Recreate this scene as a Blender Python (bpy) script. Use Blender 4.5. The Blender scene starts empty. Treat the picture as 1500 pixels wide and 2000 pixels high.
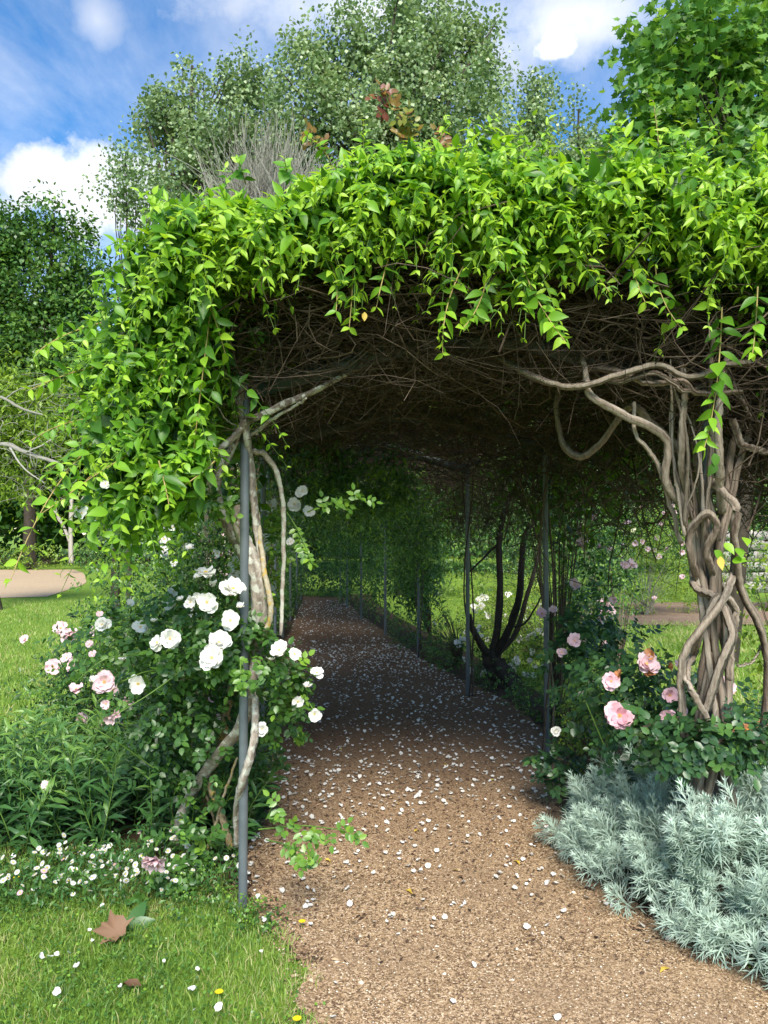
import bpy, math
import numpy as np
from mathutils import Matrix, Vector, Quaternion

# ------------------------------------------------------------------ camera, sky, sun, exposure
SC = bpy.context.scene
COL = SC.collection
R = math.radians
CAM_H, PITCH, FPX = 1.6, 1.5, 1511.0        # focal length in pixels of the 1500 x 2000 frame

cam_d = bpy.data.cameras.new('camera')
cam_d.sensor_fit = 'VERTICAL'
cam_d.sensor_height = 36.0
cam_d.lens = 36.0 * FPX / 2000.0
cam_d.clip_start, cam_d.clip_end = 0.05, 2000
cam = bpy.data.objects.new('camera', cam_d)
COL.objects.link(cam)
cam.location = (0, 0, CAM_H)
cam.rotation_euler = (R(90 + PITCH), 0, 0)
SC.camera = cam

SUN_EL, SUN_AZ = 44.0, 176.0     # azimuth, clockwise from +Y (behind the camera)
EXPOSURE = 2.25
SKY_STRENGTH = 0.08
world = bpy.data.worlds.new('World')
SC.world = world
world.use_nodes = True
wn, wl = world.node_tree.nodes, world.node_tree.links
wn.clear()
w_out = wn.new('ShaderNodeOutputWorld')
w_bg = wn.new('ShaderNodeBackground')
w_bg.inputs['Strength'].default_value = SKY_STRENGTH
wl.new(w_bg.outputs[0], w_out.inputs[0])
sky = wn.new('ShaderNodeTexSky')
sky.sky_type = 'NISHITA'
sky.sun_disc = False
sky.sun_elevation = R(SUN_EL)
sky.sun_rotation = R(SUN_AZ)
sky.air_density, sky.dust_density, sky.ozone_density = 1.0, 0.3, 2.5


def wnode(t, **kw):
    n = wn.new(t)
    for k, v in kw.items():
        setattr(n, k, v)
    return n


def wmath(op, a, b=None, clamp=False):
    n = wnode('ShaderNodeMath', operation=op, use_clamp=clamp)
    for i, s in enumerate((a, b)):
        if s is None:
            continue
        if isinstance(s, (int, float)):
            n.inputs[i].default_value = s
        else:
            wl.new(s, n.inputs[i])
    return n.outputs[0]


def pixdir(px, py):
    """direction of a pixel of the photograph, in world space"""
    x, u = (px - 750) / FPX, (1000 - py) / FPX
    c, s = math.cos(R(PITCH)), math.sin(R(PITCH))
    return np.array([x, c - u * s, s + u * c])


w_hs = wnode('ShaderNodeHueSaturation')
w_hs.inputs['Saturation'].default_value = 1.38
w_hs.inputs['Value'].default_value = 0.62
w_hs.inputs['Hue'].default_value = 0.500
wl.new(sky.outputs[0], w_hs.inputs['Color'])
w_tc = wnode('ShaderNodeTexCoord')
w_sep = wnode('ShaderNodeSeparateXYZ')
wl.new(w_tc.outputs['Generated'], w_sep.inputs[0])
zc = wmath('ADD', wmath('MAXIMUM', w_sep.outputs[2], 0.0), 0.28)
w_com = wnode('ShaderNodeCombineXYZ')
wl.new(wmath('DIVIDE', w_sep.outputs[0], zc), w_com.inputs[0])
wl.new(wmath('DIVIDE', w_sep.outputs[1], zc), w_com.inputs[1])
w_n1 = wnode('ShaderNodeTexNoise')
w_n1.inputs['Scale'].default_value = 1.7
w_n1.inputs['Detail'].default_value = 9
w_n1.inputs['Roughness'].default_value = 0.62
w_n1.inputs['Distortion'].default_value = 0.5
wl.new(w_com.outputs[0], w_n1.inputs['Vector'])
w_n2 = wnode('ShaderNodeTexNoise')
w_n2.inputs['Scale'].default_value = 9.0
w_n2.inputs['Detail'].default_value = 7
w_n2.inputs['Roughness'].default_value = 0.6
wl.new(w_tc.outputs['Generated'], w_n2.inputs['Vector'])
thin = wmath('MULTIPLY', wmath('SUBTRACT', w_n1.outputs[0], 0.36, True), 2.3, True)
thin = wmath('MULTIPLY', thin, 0.70)
cloud = thin
for (px, py, rx, ry, soft) in ((165, 365, 150, 95, 2.4), (1120, 40, 330, 105, 0.95), (700, 20, 420, 60, 0.9),
                               (190, 40, 60, 80, 0.6), (1085, 92, 50, 26, 3.0)):
    c = pixdir(px, py)
    c /= np.linalg.norm(c)
    sub = wnode('ShaderNodeVectorMath', operation='SUBTRACT')
    wl.new(w_tc.outputs['Generated'], sub.inputs[0])
    sub.inputs[1].default_value = c
    mul = wnode('ShaderNodeVectorMath', operation='MULTIPLY')
    wl.new(sub.outputs[0], mul.inputs[0])
    mul.inputs[1].default_value = (FPX / rx, FPX / rx, FPX / ry)
    ln = wnode('ShaderNodeVectorMath', operation='LENGTH')
    wl.new(mul.outputs[0], ln.inputs[0])
    d = wmath('ADD', ln.outputs['Value'], wmath('MULTIPLY', wmath('SUBTRACT', w_n2.outputs[0], 0.5), 3.0))
    m = wmath('MULTIPLY', wmath('SUBTRACT', 1.0, d), soft, True)
    cloud = wmath('MAXIMUM', cloud, m)
w_mix = wnode('ShaderNodeMix', data_type='RGBA')
wl.new(cloud, w_mix.inputs[0])
wl.new(w_hs.outputs[0], w_mix.inputs[6])
w_cc = wnode('ShaderNodeMix', data_type='RGBA')
wl.new(wmath('MULTIPLY', wmath('SUBTRACT', w_n2.outputs[0], 0.34, True), 4.0, True), w_cc.inputs[0])
w_cc.inputs[6].default_value = (2.1, 2.25, 2.6, 1)
w_cc.inputs[7].default_value = (3.6, 3.65, 3.75, 1)
wl.new(w_cc.outputs[2], w_mix.inputs[7])
wl.new(w_mix.outputs[2], w_bg.inputs[0])

sun_d = bpy.data.lights.new('sun', 'SUN')
sun_d.energy = 1.5
sun_d.angle = R(24)
sun_d.color = (1.0, 0.94, 0.84)
sun = bpy.data.objects.new('sun', sun_d)
COL.objects.link(sun)
_a, _e = R(SUN_AZ), R(SUN_EL)
sv = Vector((math.sin(_a) * math.cos(_e), math.cos(_a) * math.cos(_e), math.sin(_e)))
sun.rotation_euler = sv.to_track_quat('Z', 'Y').to_euler()

SC.view_settings.view_transform = 'Standard'
SC.view_settings.look = 'None'
SC.view_settings.exposure = EXPOSURE
SC.view_settings.gamma = 1.0
SC.view_settings.use_curve_mapping = False
SC.cycles.max_bounces = 8
SC.cycles.diffuse_bounces = 4
SC.cycles.transmission_bounces = 5
SC.cycles.use_denoising = True

# ------------------------------------------------------------------ helpers
UP = np.array([0.0, 0.0, 1.0])


def at(px, py, d):
    """world point seen at photo pixel (px,py) at ground distance d along +Y"""
    v = pixdir(px, py)
    return np.array([0, 0, CAM_H]) + v * (d / v[1])


def project(P):
    c, s = math.cos(R(PITCH)), math.sin(R(PITCH))
    x, y, z = P[:, 0], P[:, 1], P[:, 2] - CAM_H
    dep = np.maximum(y * c + z * s, 1e-3)
    v = -y * s + z * c
    return 750 + FPX * x / dep, 1000 - FPX * v / dep, dep


def nrm(a):
    return a / np.maximum(np.linalg.norm(a, axis=-1, keepdims=True), 1e-9)


def rvec(rng, n):
    return nrm(rng.normal(size=(n, 3)))


def catmull(pts, n):
    p = np.asarray(pts, float)
    p = np.vstack([2 * p[0] - p[1], p, 2 * p[-1] - p[-2]])
    m = len(p) - 3
    t = np.linspace(0, m - 1e-6, n)
    i = t.astype(int)
    f = (t - i)[:, None]
    a, b, c, d = p[i], p[i + 1], p[i + 2], p[i + 3]
    return 0.5 * (2 * b + (c - a) * f + (2 * a - 5 * b + 4 * c - d) * f ** 2 + (3 * b - a - 3 * c + d) * f ** 3)


def make_mesh(name, V, F, mats, tint=None, smooth=False, mat_idx=None):
    """F: array (M,3) or (M,4), or a list of such arrays"""
    if not isinstance(F, (list, tuple)):
        F = [F]
    F = [np.asarray(f, np.int32) for f in F if len(f)]
    me = bpy.data.meshes.new(name)
    V = np.ascontiguousarray(V, np.float32)
    me.vertices.add(len(V))
    me.vertices.foreach_set('co', V.ravel())
    loops = np.concatenate([f.ravel() for f in F])
    tot = np.concatenate([np.full(len(f), f.shape[1], np.int32) for f in F])
    start = np.concatenate([[0], np.cumsum(tot)[:-1]]).astype(np.int32)
    me.loops.add(len(loops))
    me.loops.foreach_set('vertex_index', loops)
    me.polygons.add(len(tot))
    me.polygons.foreach_set('loop_start', start)
    try:
        me.polygons.foreach_set('loop_total', tot)
    except Exception:
        pass
    if smooth:
        me.polygons.foreach_set('use_smooth', np.ones(len(tot), bool))
    for m in (mats if isinstance(mats, (list, tuple)) else [mats]):
        me.materials.append(m)
    if mat_idx is not None:
        me.polygons.foreach_set('material_index', np.asarray(mat_idx, np.int32))
    if tint is not None:
        a = me.attributes.new('tint', 'FLOAT', 'POINT')
        a.data.foreach_set('value', np.ascontiguousarray(tint, np.float32))
    me.update(calc_edges=True)
    return me


WORLD = {}


def link(name, data, parent=None, M=None, label=None, category=None, group=None, kind=None):
    o = bpy.data.objects.new(name, data)
    COL.objects.link(o)
    M = Matrix.Identity(4) if M is None else M
    WORLD[o] = M
    if parent is not None:
        o.parent = parent
        o.matrix_basis = WORLD[parent].inverted() @ M
    else:
        o.matrix_basis = M
    for k, v in (('label', label), ('category', category), ('group', group), ('kind', kind)):
        if v:
            o[k] = v
    return o


def thing(name, label, category, base, group=None):
    return link(name, None, None, Matrix.Translation(Vector([float(x) for x in base])), label, category, group)


def part(name, parent, V, F, mat, tint=None, smooth=False, kind=None, label=None, mat_idx=None):
    """a mesh part given in world coordinates, stored relative to its thing's base"""
    o = WORLD[parent].translation
    me = make_mesh(name, np.asarray(V) - np.array(o), F, mat, tint, smooth, mat_idx)
    return link(name, me, parent, Matrix.Translation(o), label=label, kind=kind)


def tubes(paths, r0, r1=None, sides=3, rng=None, wob=0.0):
    """paths (S,K,3) -> verts, quads, tint (streaks along the tube)"""
    paths = np.asarray(paths, float)
    S, K, _ = paths.shape
    r0 = np.broadcast_to(np.asarray(r0, float), (S,))
    r1 = r0 * 0.5 if r1 is None else np.broadcast_to(np.asarray(r1, float), (S,))
    tan = nrm(np.gradient(paths, axis=1))
    ref = np.where(np.abs(tan[:, :1, 2:3]) > 0.8, np.array([[[1.0, 0.2, 0]]]), np.array([[[0.1, 0.2, 1.0]]]))
    s = nrm(np.cross(tan, np.broadcast_to(ref, tan.shape)))
    u = np.cross(s, tan)
    rad = r0[:, None] + (r1 - r0)[:, None] * np.linspace(0, 1, K)[None]
    a = np.linspace(0, 2 * math.pi, sides, endpoint=False)
    ring = s[:, :, None] * np.cos(a)[None, None, :, None] + u[:, :, None] * np.sin(a)[None, None, :, None]
    rr = rad[:, :, None, None]
    if wob and rng is not None:
        col = 1 + wob * rng.normal(size=(S, 1, sides, 1)) + wob * 0.6 * rng.normal(size=(S, K, sides, 1))
        rr = rr * np.clip(col, 0.5, 1.7)
    V = (paths[:, :, None] + ring * rr).reshape(-1, 3)
    k, j = np.meshgrid(np.arange(K - 1), np.arange(sides), indexing='ij')
    j2 = (j + 1) % sides
    q = np.stack([k * sides + j, k * sides + j2, (k + 1) * sides + j2, (k + 1) * sides + j], -1).reshape(-1, 4)
    Q = (q[None] + (np.arange(S) * K * sides)[:, None, None]).reshape(-1, 4)
    if rng is None:
        tint = np.full(len(V), 0.5)
    else:
        tint = (0.65 * rng.random((S, 1, sides)) + 0.35 * rng.random((S, 1, 1)) + 0.0 * np.zeros((S, K, sides))).ravel()
    return V, Q, tint


def joinm(*parts):
    V, Q, T, off = [], [], [], 0
    for v, q, t in parts:
        V.append(v); Q.append(np.asarray(q) + off); T.append(t)
        off += len(v)
    return np.concatenate(V), np.concatenate(Q), np.concatenate(T)


# leaf templates: x across (unit = width), y along (unit = length), z out of the blade (unit = length)
OVATE = (np.array([(0, 0, 0), (-.5, .3, .07), (0, .3, .015), (.5, .3, .07), (-.36, .64, .04), (0, .64, -.01), (.36, .64, .04), (0, 1, -.13)]),
         np.array([(0, 2, 1), (0, 3, 2), (1, 2, 5), (1, 5, 4), (2, 3, 6), (2, 6, 5), (4, 5, 7), (5, 6, 7)]))
_st = [(.10, .26), (.26, .47), (.46, .49), (.68, .33), (.86, .14)]
OVATE2 = (np.array([(0, 0, 0)] + [v for y_, w_ in _st for v in ((-w_, y_, .075 * w_ / .5 - .16 * y_ ** 2.2), (0, y_, -.16 * y_ ** 2.2), (w_, y_, .075 * w_ / .5 - .16 * y_ ** 2.2))] + [(0, 1.0, -.17)]),
          np.array([(0, 2, 1), (0, 3, 2)] + [t for k in range(4) for b in (1 + 3 * k,) for t in ((b, b + 1, b + 4), (b, b + 4, b + 3), (b + 1, b + 2, b + 5), (b + 1, b + 5, b + 4))] + [(13, 14, 16), (14, 15, 16)]))
ROUND = (np.array([(0, 0, 0), (-.42, .18, .05), (0, .3, .0), (.42, .18, .05), (-.5, .58, .05), (0, .6, -.01), (.5, .58, .05), (0, 1, -.05)]),
         np.array([(0, 2, 1), (0, 3, 2), (1, 2, 5), (1, 5, 4), (2, 3, 6), (2, 6, 5), (4, 5, 7), (5, 6, 7)]))
LANCE = (np.array([(0, 0, 0), (-.5, .42, .05), (0, .42, .03), (.5, .42, .05), (-.3, .74, -.02), (.3, .74, -.02), (0, 1, -.2), (0, .74, -.05)]),
         np.array([(0, 2, 1), (0, 3, 2), (1, 2, 7), (1, 7, 4), (2, 3, 5), (2, 5, 7), (4, 7, 6), (7, 5, 6)]))
KITE = (np.array([(0, 0, 0), (-.5, .45, .1), (0, .5, 0), (.5, .45, .1), (0, 1, -.1)]),
        np.array([(0, 2, 1), (0, 3, 2), (1, 2, 4), (2, 3, 4)]))
KITE2 = (np.array([(0, 0, 0), (-.5, .45, .08), (.5, .45, .08), (0, 1, -.08)]), np.array([(0, 2, 1), (1, 2, 3)]))
_mo = [(0, 0), (.18, .03), (.40, -.02), (.34, .22), (.62, .42), (.36, .48), (.30, .62), (.12, .62), (0, 1.0),
       (-.12, .62), (-.30, .62), (-.36, .48), (-.62, .42), (-.34, .22), (-.40, -.02), (-.18, .03)]
MAPLE = (np.array([(0, .34, -.03)] + [(x, y, .10 * abs(x) - .10 * max(0, y - .6)) for x, y in _mo]),
         np.array([(0, 1 + i, 1 + (i + 1) % 16) for i in range(16)]))


class Leaves:
    def __init__(self):
        self.a = []

    def add(self, P, D, N, L, W, tint):
        n = len(P)
        f = lambda v: np.broadcast_to(np.asarray(v, float), (n,)).copy()
        self.a.append((np.asarray(P, float), nrm(np.asarray(D, float)), np.asarray(N, float), f(L), f(W), f(tint)))

    def get(self):
        P, D, N, L, W, T = [np.concatenate(x) for x in zip(*self.a)]
        X = nrm(np.cross(D, N))
        Z = np.cross(X, D)
        return P, X, D, Z, L, W, np.clip(T, 0, 1)


def leaf_geo(data, tmpl, idx=None):
    P, X, Y, Z, L, W, T = data if idx is None else [a[idx] for a in data]
    tv, tf = tmpl
    V = (P[:, None] + tv[None, :, 0:1] * (W[:, None] * X)[:, None] + tv[None, :, 1:2] * (L[:, None] * Y)[:, None]
         + tv[None, :, 2:3] * (L[:, None] * Z)[:, None])
    F = tf[None] + (np.arange(len(P)) * len(tv))[:, None, None]
    return V.reshape(-1, 3), F.reshape(-1, 3), np.repeat(T, len(tv))


def emit(parent, leaves, tmpl, mat, nparts=0, cell=14, name='leaf', stuff='foliage', smooth=False):
    """the leaves that show largest become parts of their own, the rest one part of kind stuff"""
    data = leaves.get()
    P, X, Y, Z, L, W, T = data
    chosen = np.zeros(len(P), bool)
    if nparts:
        C = P + Y * (L * 0.5)[:, None]
        px, py, dep = project(C)
        ok = (px > 3) & (px < 1497) & (py > 3) & (py < 1997) & (C[:, 1] > 0.3)
        key = (px // cell).astype(int) * 4096 + (py // cell).astype(int)
        order = np.argsort(np.where(ok, dep, 1e9))
        _, first = np.unique(key[order], return_index=True)
        vis = order[first]
        vis = vis[ok[vis]]
        facing = np.abs((Z[vis] * nrm(C[vis] - np.array([0, 0, CAM_H]))).sum(1))
        score = L[vis] * W[vis] / dep[vis] ** 2 * (0.25 + facing)
        pick = vis[np.argsort(-score)[:nparts]]
        chosen[pick] = True
        meshes = {}
        for i in pick:
            q = min(7, int(T[i] * 8))
            if q not in meshes:
                meshes[q] = make_mesh(name, tmpl[0], tmpl[1], mat, np.full(len(tmpl[0]), (q + 0.5) / 8), smooth)
            M = Matrix(((X[i, 0] * W[i], Y[i, 0] * L[i], Z[i, 0] * L[i], P[i, 0]),
                        (X[i, 1] * W[i], Y[i, 1] * L[i], Z[i, 1] * L[i], P[i, 1]),
                        (X[i, 2] * W[i], Y[i, 2] * L[i], Z[i, 2] * L[i], P[i, 2]), (0, 0, 0, 1)))
            link(name, meshes[q], parent, M)
    rest = np.where(~chosen)[0]
    if len(rest):
        V, F, t = leaf_geo(data, tmpl, rest)
        part(stuff, parent, V, F, mat, t, smooth, kind='stuff')


def shoots(rng, lv, O, D, Ls, K, leafL, leafW, droop=0.4, t0=0.15, t1=0.85, ups=0.7, grow=0.55, spread=0.95, opp=True, hang=0.25, tj=0.13):
    """leafy shoots; adds leaves to lv and returns the stem paths (S,K+1,3)"""
    O, D = np.asarray(O, float), nrm(np.asarray(D, float))
    S = len(O)
    Ls = np.broadcast_to(np.asarray(Ls, float), (S,))
    dr = np.broadcast_to(np.asarray(droop, float), (S,))
    t = np.linspace(0, 1, K + 1)[None, :, None]
    bend = rvec(rng, S)[:, None] * 0.18
    path = O[:, None] + (D[:, None] * t + bend * t * (1 - t) * 1.5 - UP * dr[:, None, None] * t ** 2) * Ls[:, None, None]
    tan = nrm(np.gradient(path, axis=1))[:, 1:]
    pos = path[:, 1:]
    ref = nrm(rng.normal(size=(S, 1, 3)) * 0.3 + np.array([0.2, -0.3, 1.0]))
    side = nrm(np.cross(tan, np.broadcast_to(ref, tan.shape)))
    up = np.cross(side, tan)
    tt = np.broadcast_to(t[:, 1:, 0], (S, K))
    ph = rng.random((S, 1)) * 6.28
    for sg in ((1, -1) if opp else (1,)):
        ang = ph + np.arange(K)[None] * (math.pi / 2 if opp else 2.4) + rng.normal(size=(S, K)) * 0.3
        sv_ = sg * (np.cos(ang)[..., None] * side + np.sin(ang)[..., None] * up)
        d = tan * 0.45 + sv_ * spread + rng.normal(size=(S, K, 3)) * 0.22 - UP * hang
        n = UP * ups + np.array([0, -0.45, 0]) + tan * 0.2 + rng.normal(size=(S, K, 3)) * 0.30
        sz = (1 - grow * tt ** 1.6) * (0.65 + 0.6 * rng.random((S, K))) * (0.7 + 0.5 * rng.random((S, 1)))
        ti = t0 + (t1 - t0) * tt ** 1.5 + rng.normal(size=(S, K)) * tj + rng.normal(size=(S, 1)) * tj
        lv.add(pos.reshape(-1, 3), d.reshape(-1, 3), n.reshape(-1, 3), (leafL * sz).ravel(),
               (leafW * sz * (0.65 + 0.5 * rng.random((S, K)))).ravel(), ti.ravel())
    return path


def rose_leaves(rng, lv, O, D, N, size, tint, n_pairs=2):
    """compound leaves: a terminal leaflet and pairs along a rachis"""
    S = len(O)
    D, N = nrm(D), nrm(N)
    X = nrm(np.cross(D, N))
    size = np.broadcast_to(np.asarray(size, float), (S,))
    tint = np.broadcast_to(np.asarray(tint, float), (S,))
    for k in range(n_pairs * 2 + 1):
        if k == n_pairs * 2:
            off, d = 1.55, D
        else:
            sg = 1 if k % 2 else -1
            off = 0.35 + 0.6 * (k // 2)
            d = nrm(D * 0.45 + X * sg)
        p = O + D * (off * size)[:, None]
        lv.add(p, d + rng.normal(size=(S, 3)) * 0.12, N + rng.normal(size=(S, 3)) * 0.25,
               size * (0.85 + 0.3 * rng.random(S)), size * 0.62, tint + rng.normal(size=S) * 0.1)


# ------------------------------------------------------------------ materials
def mat_base(name):
    m = bpy.data.materials.new(name)
    m.use_nodes = True
    nt = m.node_tree
    b = nt.nodes['Principled BSDF']
    return m, nt, b


def ramp(nt, src, stops):
    r = nt.nodes.new('ShaderNodeValToRGB')
    el = r.color_ramp.elements
    while len(el) < len(stops):
        el.new(0.5)
    for e, (p, c) in zip(el, stops):
        e.position = p
        e.color = (*c, 1)
    nt.links.new(src, r.inputs[0])
    return r.outputs[0]


def attr(nt, name='tint'):
    n = nt.nodes.new('ShaderNodeAttribute')
    n.attribute_name = name
    return n.outputs['Fac']


def leaf_mat(name, stops, trans=0.32, rough=0.42, spec=0.45, tcol=(1.25, 1.15, 0.5)):
    m, nt, b = mat_base(name)
    c = ramp(nt, attr(nt), stops)
    nt.links.new(c, b.inputs['Base Color'])
    b.inputs['Roughness'].default_value = rough
    b.inputs['Specular IOR Level'].default_value = spec
    tr = nt.nodes.new('ShaderNodeBsdfTranslucent')
    mx = nt.nodes.new('ShaderNodeMix')
    mx.data_type = 'RGBA'
    mx.blend_type = 'MULTIPLY'
    mx.inputs[0].default_value = 1
    nt.links.new(c, mx.inputs[6])
    mx.inputs[7].default_value = (*tcol, 1)
    nt.links.new(mx.outputs[2], tr.inputs[0])
    sh = nt.nodes.new('ShaderNodeMixShader')
    sh.inputs[0].default_value = trans
    nt.links.new(b.outputs[0], sh.inputs[1])
    nt.links.new(tr.outputs[0], sh.inputs[2])
    nt.links.new(sh.outputs[0], nt.nodes['Material Output'].inputs[0])
    return m


def bark_mat(name, stops, scale=40.0, bump=0.5, lichen=None, lich_amt=0.56, streak=0.6, zs=1.0):
    m, nt, b = mat_base(name)
    tc = nt.nodes.new('ShaderNodeTexCoord')
    n = nt.nodes.new('ShaderNodeTexNoise')
    n.inputs['Scale'].default_value = scale
    n.inputs['Detail'].default_value = 6
    n.inputs['Roughness'].default_value = 0.7
    mp = nt.nodes.new('ShaderNodeMapping')
    mp.inputs['Scale'].default_value = (1, 1, zs)
    nt.links.new(tc.outputs['Object'], mp.inputs['Vector'])
    nt.links.new(mp.outputs[0], n.inputs['Vector'])
    a = nt.nodes.new('ShaderNodeMath')
    a.operation = 'MULTIPLY_ADD'
    nt.links.new(n.outputs[0], a.inputs[0])
    a.inputs[1].default_value = 0.9
    s = nt.nodes.new('ShaderNodeMath')
    s.operation = 'MULTIPLY_ADD'
    nt.links.new(attr(nt), s.inputs[0])
    s.inputs[1].default_value = streak
    s.inputs[2].default_value = 0.05 - streak / 2
    nt.links.new(s.outputs[0], a.inputs[2])
    c = ramp(nt, a.outputs[0], stops)
    if lichen:
        n2 = nt.nodes.new('ShaderNodeTexNoise')
        n2.inputs['Scale'].default_value = scale * 0.55
        n2.inputs['Detail'].default_value = 8
        nt.links.new(tc.outputs['Object'], n2.inputs['Vector'])
        k = ramp(nt, n2.outputs[0], [(lich_amt - 0.05, (0, 0, 0)), (lich_amt + 0.03, (1, 1, 1))])
        mx = nt.nodes.new('ShaderNodeMix')
        mx.data_type = 'RGBA'
        nt.links.new(k, mx.inputs[0])
        nt.links.new(c, mx.inputs[6])
        mx.inputs[7].default_value = (*lichen, 1)
        c = mx.outputs[2]
    nt.links.new(c, b.inputs['Base Color'])
    b.inputs['Roughness'].default_value = 0.85
    b.inputs['Specular IOR Level'].default_value = 0.25
    bp = nt.nodes.new('ShaderNodeBump')
    bp.inputs['Strength'].default_value = bump
    bp.inputs['Distance'].default_value = 0.01
    nt.links.new(a.outputs[0], bp.inputs['Height'])
    nt.links.new(bp.outputs[0], b.inputs['Normal'])
    return m


def plain_mat(name, col, rough=0.6, noise=0.25, scale=30, metal=0.0, spec=0.4, bump=0.0):
    m, nt, b = mat_base(name)
    tc = nt.nodes.new('ShaderNodeTexCoord')
    n = nt.nodes.new('ShaderNodeTexNoise')
    n.inputs['Scale'].default_value = scale
    n.inputs['Detail'].default_value = 5
    nt.links.new(tc.outputs['Object'], n.inputs['Vector'])
    lo = tuple(x * (1 - noise) for x in col)
    hi = tuple(min(1, x * (1 + noise)) for x in col)
    nt.links.new(ramp(nt, n.outputs[0], [(0.3, lo), (0.7, hi)]), b.inputs['Base Color'])
    b.inputs['Roughness'].default_value = rough
    b.inputs['Metallic'].default_value = metal
    b.inputs['Specular IOR Level'].default_value = spec
    if bump:
        bp = nt.nodes.new('ShaderNodeBump')
        bp.inputs['Strength'].default_value = bump
        bp.inputs['Distance'].default_value = 0.01
        nt.links.new(n.outputs[0], bp.inputs['Height'])
        nt.links.new(bp.outputs[0], b.inputs['Normal'])
    return m


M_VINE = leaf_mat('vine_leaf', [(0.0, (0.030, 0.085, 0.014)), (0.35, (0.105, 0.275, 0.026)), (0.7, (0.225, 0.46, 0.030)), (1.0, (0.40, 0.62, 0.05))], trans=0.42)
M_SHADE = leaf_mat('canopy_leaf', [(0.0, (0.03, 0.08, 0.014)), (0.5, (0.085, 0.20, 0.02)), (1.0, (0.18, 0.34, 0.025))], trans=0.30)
M_ROSE = leaf_mat('rose_leaf', [(0.0, (0.025, 0.068, 0.016)), (0.5, (0.062, 0.155, 0.030)), (0.85, (0.13, 0.27, 0.036)), (1.0, (0.23, 0.39, 0.045))], trans=0.26, rough=0.36)
M_PINKROSE = leaf_mat('dark_rose_leaf', [(0.0, (0.018, 0.052, 0.022)), (0.6, (0.045, 0.115, 0.036)), (1.0, (0.10, 0.21, 0.042))], trans=0.2, rough=0.35)
M_PEREN = leaf_mat('perennial_leaf', [(0.0, (0.03, 0.085, 0.027)), (0.5, (0.07, 0.18, 0.045)), (1.0, (0.17, 0.31, 0.055))], trans=0.25, rough=0.38)
M_POPLAR = leaf_mat('poplar_leaf', [(0.0, (0.09, 0.155, 0.065)), (0.5, (0.22, 0.33, 0.14)), (1.0, (0.50, 0.58, 0.35))], trans=0.28, tcol=(1.15, 1.15, 0.7))
M_MAPLE = leaf_mat('maple_leaf', [(0.0, (0.045, 0.14, 0.036)), (0.5, (0.13, 0.30, 0.065)), (1.0, (0.30, 0.49, 0.085))], trans=0.40)
M_OAK = leaf_mat('dark_tree_leaf', [(0.0, (0.024, 0.075, 0.015)), (0.5, (0.068, 0.17, 0.028)), (1.0, (0.17, 0.30, 0.045))], trans=0.22)
M_YELLOWG = leaf_mat('yellow_green_leaf', [(0.0, (0.08, 0.17, 0.016)), (1.0, (0.32, 0.46, 0.045))], trans=0.3)
M_SILVER = leaf_mat('silver_leaf', [(0.0, (0.18, 0.265, 0.195)), (0.3, (0.335, 0.45, 0.355)), (1.0, (0.58, 0.71, 0.60))], trans=0.15, rough=0.7, spec=0.2, tcol=(1, 1.05, 0.9))
M_PALM = leaf_mat('palm_leaf', [(0.0, (0.10, 0.17, 0.11)), (1.0, (0.26, 0.36, 0.26))], trans=0.2)
M_BRONZE = leaf_mat('bronze_leaf', [(0.0, (0.16, 0.035, 0.02)), (0.5, (0.22, 0.13, 0.02)), (1.0, (0.22, 0.30, 0.03))], trans=0.3)
M_DRY = leaf_mat('dry_leaf', [(0.0, (0.13, 0.065, 0.035)), (1.0, (0.30, 0.18, 0.105))], trans=0.15, rough=0.7, tcol=(1, 0.8, 0.6))
M_YLEAF = leaf_mat('yellow_leaf', [(0.0, (0.55, 0.36, 0.03)), (1.0, (0.70, 0.52, 0.10))], trans=0.25, rough=0.6, tcol=(1, 0.9, 0.5))
M_GRASS = leaf_mat('grass_blade', [(0.0, (0.075, 0.16, 0.03)), (0.45, (0.17, 0.31, 0.05)), (0.8, (0.29, 0.43, 0.07)), (1.0, (0.46, 0.44, 0.20))], trans=0.3, rough=0.5)
M_PETAL = leaf_mat('white_petal', [(0.0, (0.72, 0.70, 0.64)), (1.0, (0.86, 0.86, 0.83))], trans=0.25, rough=0.6, spec=0.2, tcol=(1, 0.97, 0.88))
M_PINK = leaf_mat('pink_petal', [(0.0, (0.66, 0.22, 0.29)), (0.5, (0.74, 0.40, 0.47)), (1.0, (0.80, 0.62, 0.65))], trans=0.22, rough=0.6, spec=0.2, tcol=(1, 0.8, 0.8))
M_YELLOW = plain_mat('stamen_yellow', (0.80, 0.56, 0.08), 0.7, 0.3, 200)
M_DANDE = plain_mat('dandelion_yellow', (0.85, 0.62, 0.01), 0.7, 0.15, 200)
M_ORANGE = leaf_mat('faded_flower', [(0.0, (0.42, 0.13, 0.05)), (1.0, (0.62, 0.36, 0.16))], trans=0.2, rough=0.7, tcol=(1, .8, .6))
M_GREENSTEM = plain_mat('green_stem', (0.10, 0.19, 0.03), 0.6, 0.2, 60)
M_YSTEM = plain_mat('young_vine_stem', (0.34, 0.26, 0.09), 0.55, 0.25, 60)
M_SSTEM = plain_mat('silver_stem', (0.34, 0.40, 0.33), 0.8, 0.15, 60)
M_TWIG = bark_mat('twig_bark', [(0.1, (0.018, 0.013, 0.009)), (0.5, (0.075, 0.053, 0.037)), (0.98, (0.27, 0.21, 0.15))], 30, 0.2)
M_VBARK = bark_mat('vine_bark', [(0.12, (0.075, 0.052, 0.036)), (0.45, (0.24, 0.19, 0.145)), (0.95, (0.52, 0.455, 0.37))], 85, 1.0, streak=0.85, zs=0.12)
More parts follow.
